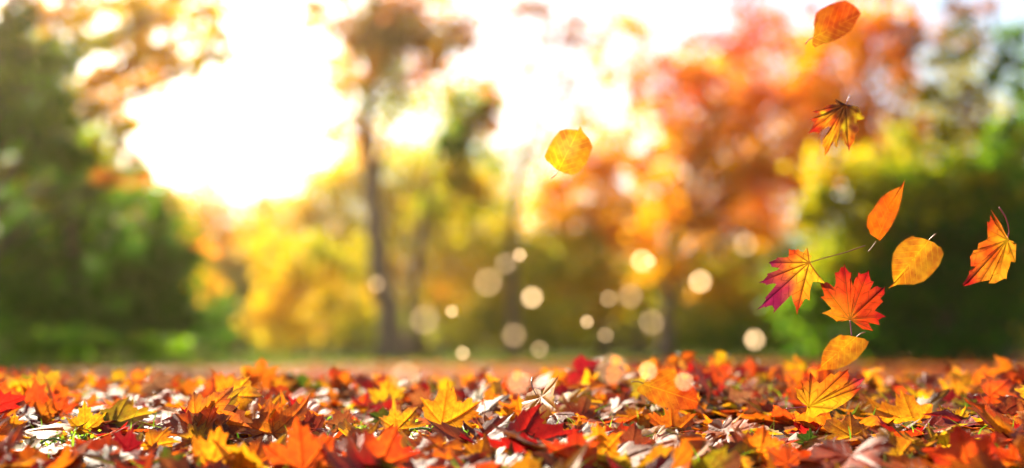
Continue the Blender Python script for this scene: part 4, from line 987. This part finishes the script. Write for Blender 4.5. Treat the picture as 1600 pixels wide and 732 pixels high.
def build_far_litter(n=14000):
    """Leaves strewn on the lawn beyond the bank."""
    sV, sF, sC, sE, sP = [], [], [], [], []
    Y = 3.2 + 24 * rng.random(n) ** 1.1
    X = rng.uniform(-1, 1, n) * (0.5 * Y + 1.0)
    keep = rng.random(n) < np.clip(1.1 - (Y - 14 - 1.3 * X) / 6, 0.06, 1)
    X, Y = X[keep], Y[keep]; n = len(X)
    Z = ground_z(X, Y) + 0.012
    cols = ['orange', 'red orange', 'brown', 'golden', 'red', 'maroon', 'brown', 'orange', 'red orange']
    s = rng.uniform(0.05, 0.10, n)
    th = rng.uniform(0, 6.28, n)
    tl = rng.normal(size=n) * 0.5
    # seven-point leaf outline, slightly cupped
    O = np.array([(0, -.4), (.45, -.15), (.28, .05), (.42, .38), (.12, .3), (0, .62), (-.12, .3), (-.42, .38), (-.28, .05), (-.45, -.15)])
    c, sn = np.cos(th)[:, None], np.sin(th)[:, None]
    ox, oy = O[:, 0][None], O[:, 1][None]
    x2, y2 = ox * c - oy * sn, ox * sn + oy * c
    V = np.stack([X[:, None] + s[:, None] * x2, Y[:, None] + s[:, None] * y2 * np.cos(tl)[:, None], Z[:, None] + s[:, None] * (np.abs(y2 * np.sin(tl)[:, None]) + 0.12 * (x2 ** 2 + y2 ** 2))], -1)
    F = np.arange(n * 10).reshape(n, 10)
    C = np.array([LC[cols[k]] for k in rng.integers(0, len(cols), n)]) * (0.30 + 0.35 * rng.random(n))[:, None]
    me = mesh_np('leaf_litter', V.reshape(-1, 3), F, smooth=False)
    attr_col(me, 'leaf_colour', np.repeat(C, 10, 0))
    o = link('leaf_litter', me, None, M_FOL)
    tag(o, 'thin scatter of red and orange leaves on the lawn beyond the bank', None, None, 'stuff')
build_far_litter()

def build_grass():
    """Grass blades poking through the carpet and covering the lawn behind."""
    def blades(n, Yr, hr, wr, xh, cols, lean):
        Y = rng.uniform(*Yr, n); X = rng.uniform(-1, 1, n) * (xh * Y + 0.4)
        if Yr[0] > 5:
            ok = Y - 1.4 * X > 18 + rng.normal(size=n) * 2
            X, Y = X[ok], Y[ok]; n = len(X)
        Z = ground_z(X, Y)
        h = rng.uniform(*hr, n); wd = rng.uniform(*wr, n)
        a = rng.uniform(0, 6.28, n); la = rng.uniform(0, 6.28, n); ln = np.abs(rng.normal(size=n)) * lean
        B = np.stack([X, Y, Z], 1)
        dv = np.stack([np.cos(a), np.sin(a), np.zeros(n)], 1) * wd[:, None]
        lv = np.stack([np.cos(la) * ln, np.sin(la) * ln, np.ones(n)], 1) * h[:, None]
        lv2 = np.stack([np.cos(la) * ln * 2.6, np.sin(la) * ln * 2.6, np.ones(n) * 1.7], 1) * h[:, None] * 0.55
        mid = B + lv * 0.55
        tip = B + lv2 + np.stack([np.cos(la), np.sin(la), np.zeros(n)], 1) * (h * ln * 0.4)[:, None]
        V = np.stack([B - dv, B + dv, mid + dv * 0.8, mid - dv * 0.8, tip], 1)
        pc = np.array(cols)
        C = np.repeat(pc[rng.integers(0, len(pc), n)] * (0.7 + 0.6 * rng.random(n))[:, None], 5, 0)
        return V.reshape(-1, 3), n, C
    g = [(0.10, 0.24, 0.012), (0.16, 0.30, 0.015), (0.22, 0.32, 0.02), (0.07, 0.16, 0.012)]
    for name, args, lab in (('grass', (1000, (1.15, 2.7), (0.025, 0.055), (0.0008, 0.0019), 0.47, g, 0.7), 'short bright green grass blades poking up between the fallen leaves'),
                            ('lawn_grass', (26000, (9, 42), (0.05, 0.14), (0.006, 0.014), 0.55, [(0.05, 0.12, 0.006), (0.09, 0.15, 0.006), (0.16, 0.13, 0.008), (0.04, 0.09, 0.006)], 0.5), 'soft green lawn grass in front of the trees')):
        V, n, C = blades(*args)
        F = []
        for i in range(n):
            q = i * 5
            F += [(q, q + 1, q + 2, q + 3), (q + 3, q + 2, q + 4)]
        me = mesh_np(name, V, F)
        attr_col(me, 'leaf_colour', C)
        tag(link(name, me, None, M_FOL), lab, None, None, 'stuff')
build_grass()

# ---- mossy twigs and sprigs of green lying between the leaves
def build_twigs():
    T = [('mossy green twig lying below the wide golden leaf on the left', (640, 672), (765, 690)), ('mossy green twig lying across the right of the carpet', (1370, 690), (1490, 668)),
         ('small green sprig beside the grey brown leaf', (520, 655), (565, 672)), ('bright green sprig by the right border', (1545, 665), (1590, 645)),
         ('pale green twig left of the golden leaf peak', (820, 678), (890, 684)), ('thin green twig below the brightest yellow leaf', (60, 695), (140, 682))]
    for lab, a, b in T:
        ya, yb = carpet_depth(a[1] + 6), carpet_depth(b[1] + 6)
        ym = (ya + yb) / 2
        A, B = at(a[0], a[1], ym), at(b[0], b[1], ym + 0.04)
        path = [A + (B - A) * u + np.array([0, 0, 0.006 * math.sin(7 * u)]) for u in np.linspace(0, 1, 8)]
        root = empty('green_twig', A); tag(root, lab, 'twig', 'green twigs among the leaves')
        v, f = tube(np.array(path) - A, np.linspace(0.0022, 0.001, 8), 7)
        link('stem', mesh_np('stem', v, f), root, M_MOSS)
        n = 70
        u = rng.random(n)
        P = np.array([A + (B - A) * x for x in u]) + rng.normal(size=(n, 3)) * 0.004 + [0, 0, 0.003] - A
        a_ = rng.normal(size=(n, 3)); a_ /= np.linalg.norm(a_, axis=1)[:, None]
        b_ = np.cross(a_, rng.normal(size=(n, 3))); b_ /= np.linalg.norm(b_, axis=1)[:, None]
        s = rng.uniform(0.004, 0.010, n)[:, None]
        V = np.stack([P, P + a_ * s * .5 + b_ * s * .3, P + a_ * s, P + a_ * s * .5 - b_ * s * .3], 1).reshape(-1, 3)
        me = mesh_np('leaflets', V, np.arange(4 * n).reshape(n, 4), False)
        g = np.array([(0.22, 0.38, 0.015), (0.36, 0.46, 0.02), (0.14, 0.26, 0.015)])
        attr_col(me, 'leaf_colour', np.repeat(g[rng.integers(0, 3, n)], 4, 0))
        link('leaflets', me, root, M_FOL)
M_MOSS = bark_material('mossy_bark', (0.10, 0.18, 0.02, 1), (0.22, 0.30, 0.04, 1))
build_twigs()

# ------------------------------------------------------------------ added glowing beads, blurred by the lens to imitate light discs
def glow_material(name, strength, colr):
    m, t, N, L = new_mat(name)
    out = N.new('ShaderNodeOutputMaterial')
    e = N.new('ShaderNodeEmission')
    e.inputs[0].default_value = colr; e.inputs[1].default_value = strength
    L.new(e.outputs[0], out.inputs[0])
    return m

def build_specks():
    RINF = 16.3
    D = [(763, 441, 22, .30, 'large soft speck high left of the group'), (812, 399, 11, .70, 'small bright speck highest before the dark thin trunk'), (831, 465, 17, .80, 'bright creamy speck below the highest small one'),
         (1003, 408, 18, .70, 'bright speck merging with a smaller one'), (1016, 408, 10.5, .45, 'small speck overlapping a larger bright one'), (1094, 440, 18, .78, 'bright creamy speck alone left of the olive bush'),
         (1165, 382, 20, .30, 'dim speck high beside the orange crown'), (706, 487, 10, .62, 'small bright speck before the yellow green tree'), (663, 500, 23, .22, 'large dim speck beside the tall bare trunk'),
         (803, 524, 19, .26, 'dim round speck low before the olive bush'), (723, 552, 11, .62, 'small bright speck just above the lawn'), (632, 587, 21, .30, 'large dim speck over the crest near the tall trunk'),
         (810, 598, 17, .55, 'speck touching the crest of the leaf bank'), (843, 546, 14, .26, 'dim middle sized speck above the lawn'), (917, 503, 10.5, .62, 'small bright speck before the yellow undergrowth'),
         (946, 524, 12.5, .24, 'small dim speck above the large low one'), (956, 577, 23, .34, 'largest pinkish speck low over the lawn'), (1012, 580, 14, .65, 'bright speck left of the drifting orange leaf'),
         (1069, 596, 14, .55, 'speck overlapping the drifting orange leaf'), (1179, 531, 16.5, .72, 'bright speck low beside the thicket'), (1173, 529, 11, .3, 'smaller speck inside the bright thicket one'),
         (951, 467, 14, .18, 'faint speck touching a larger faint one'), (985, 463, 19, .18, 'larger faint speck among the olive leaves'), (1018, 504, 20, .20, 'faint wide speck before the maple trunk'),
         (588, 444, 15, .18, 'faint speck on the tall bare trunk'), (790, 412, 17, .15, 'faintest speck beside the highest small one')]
    me = None
    for i, (px, py, r, b, lab) in enumerate(D):
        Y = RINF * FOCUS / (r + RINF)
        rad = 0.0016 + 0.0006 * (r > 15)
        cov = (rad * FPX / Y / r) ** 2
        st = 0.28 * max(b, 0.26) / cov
        V, F = [], []
        import bmesh
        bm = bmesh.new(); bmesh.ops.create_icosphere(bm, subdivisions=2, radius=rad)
        m2 = bpy.data.meshes.new('added_glow_bead'); bm.to_mesh(m2); bm.free()
        o = link('added_glow_bead', m2, None, glow_material('added_speck_glow', st, (1.0, 0.64, 0.32, 1)))  # added emission in place of sunlit specks; no lamp is there
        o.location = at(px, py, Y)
        tag(o, 'added pale gold glow bead, ' + lab, 'glow bead', 'added glow beads for blurred light discs')
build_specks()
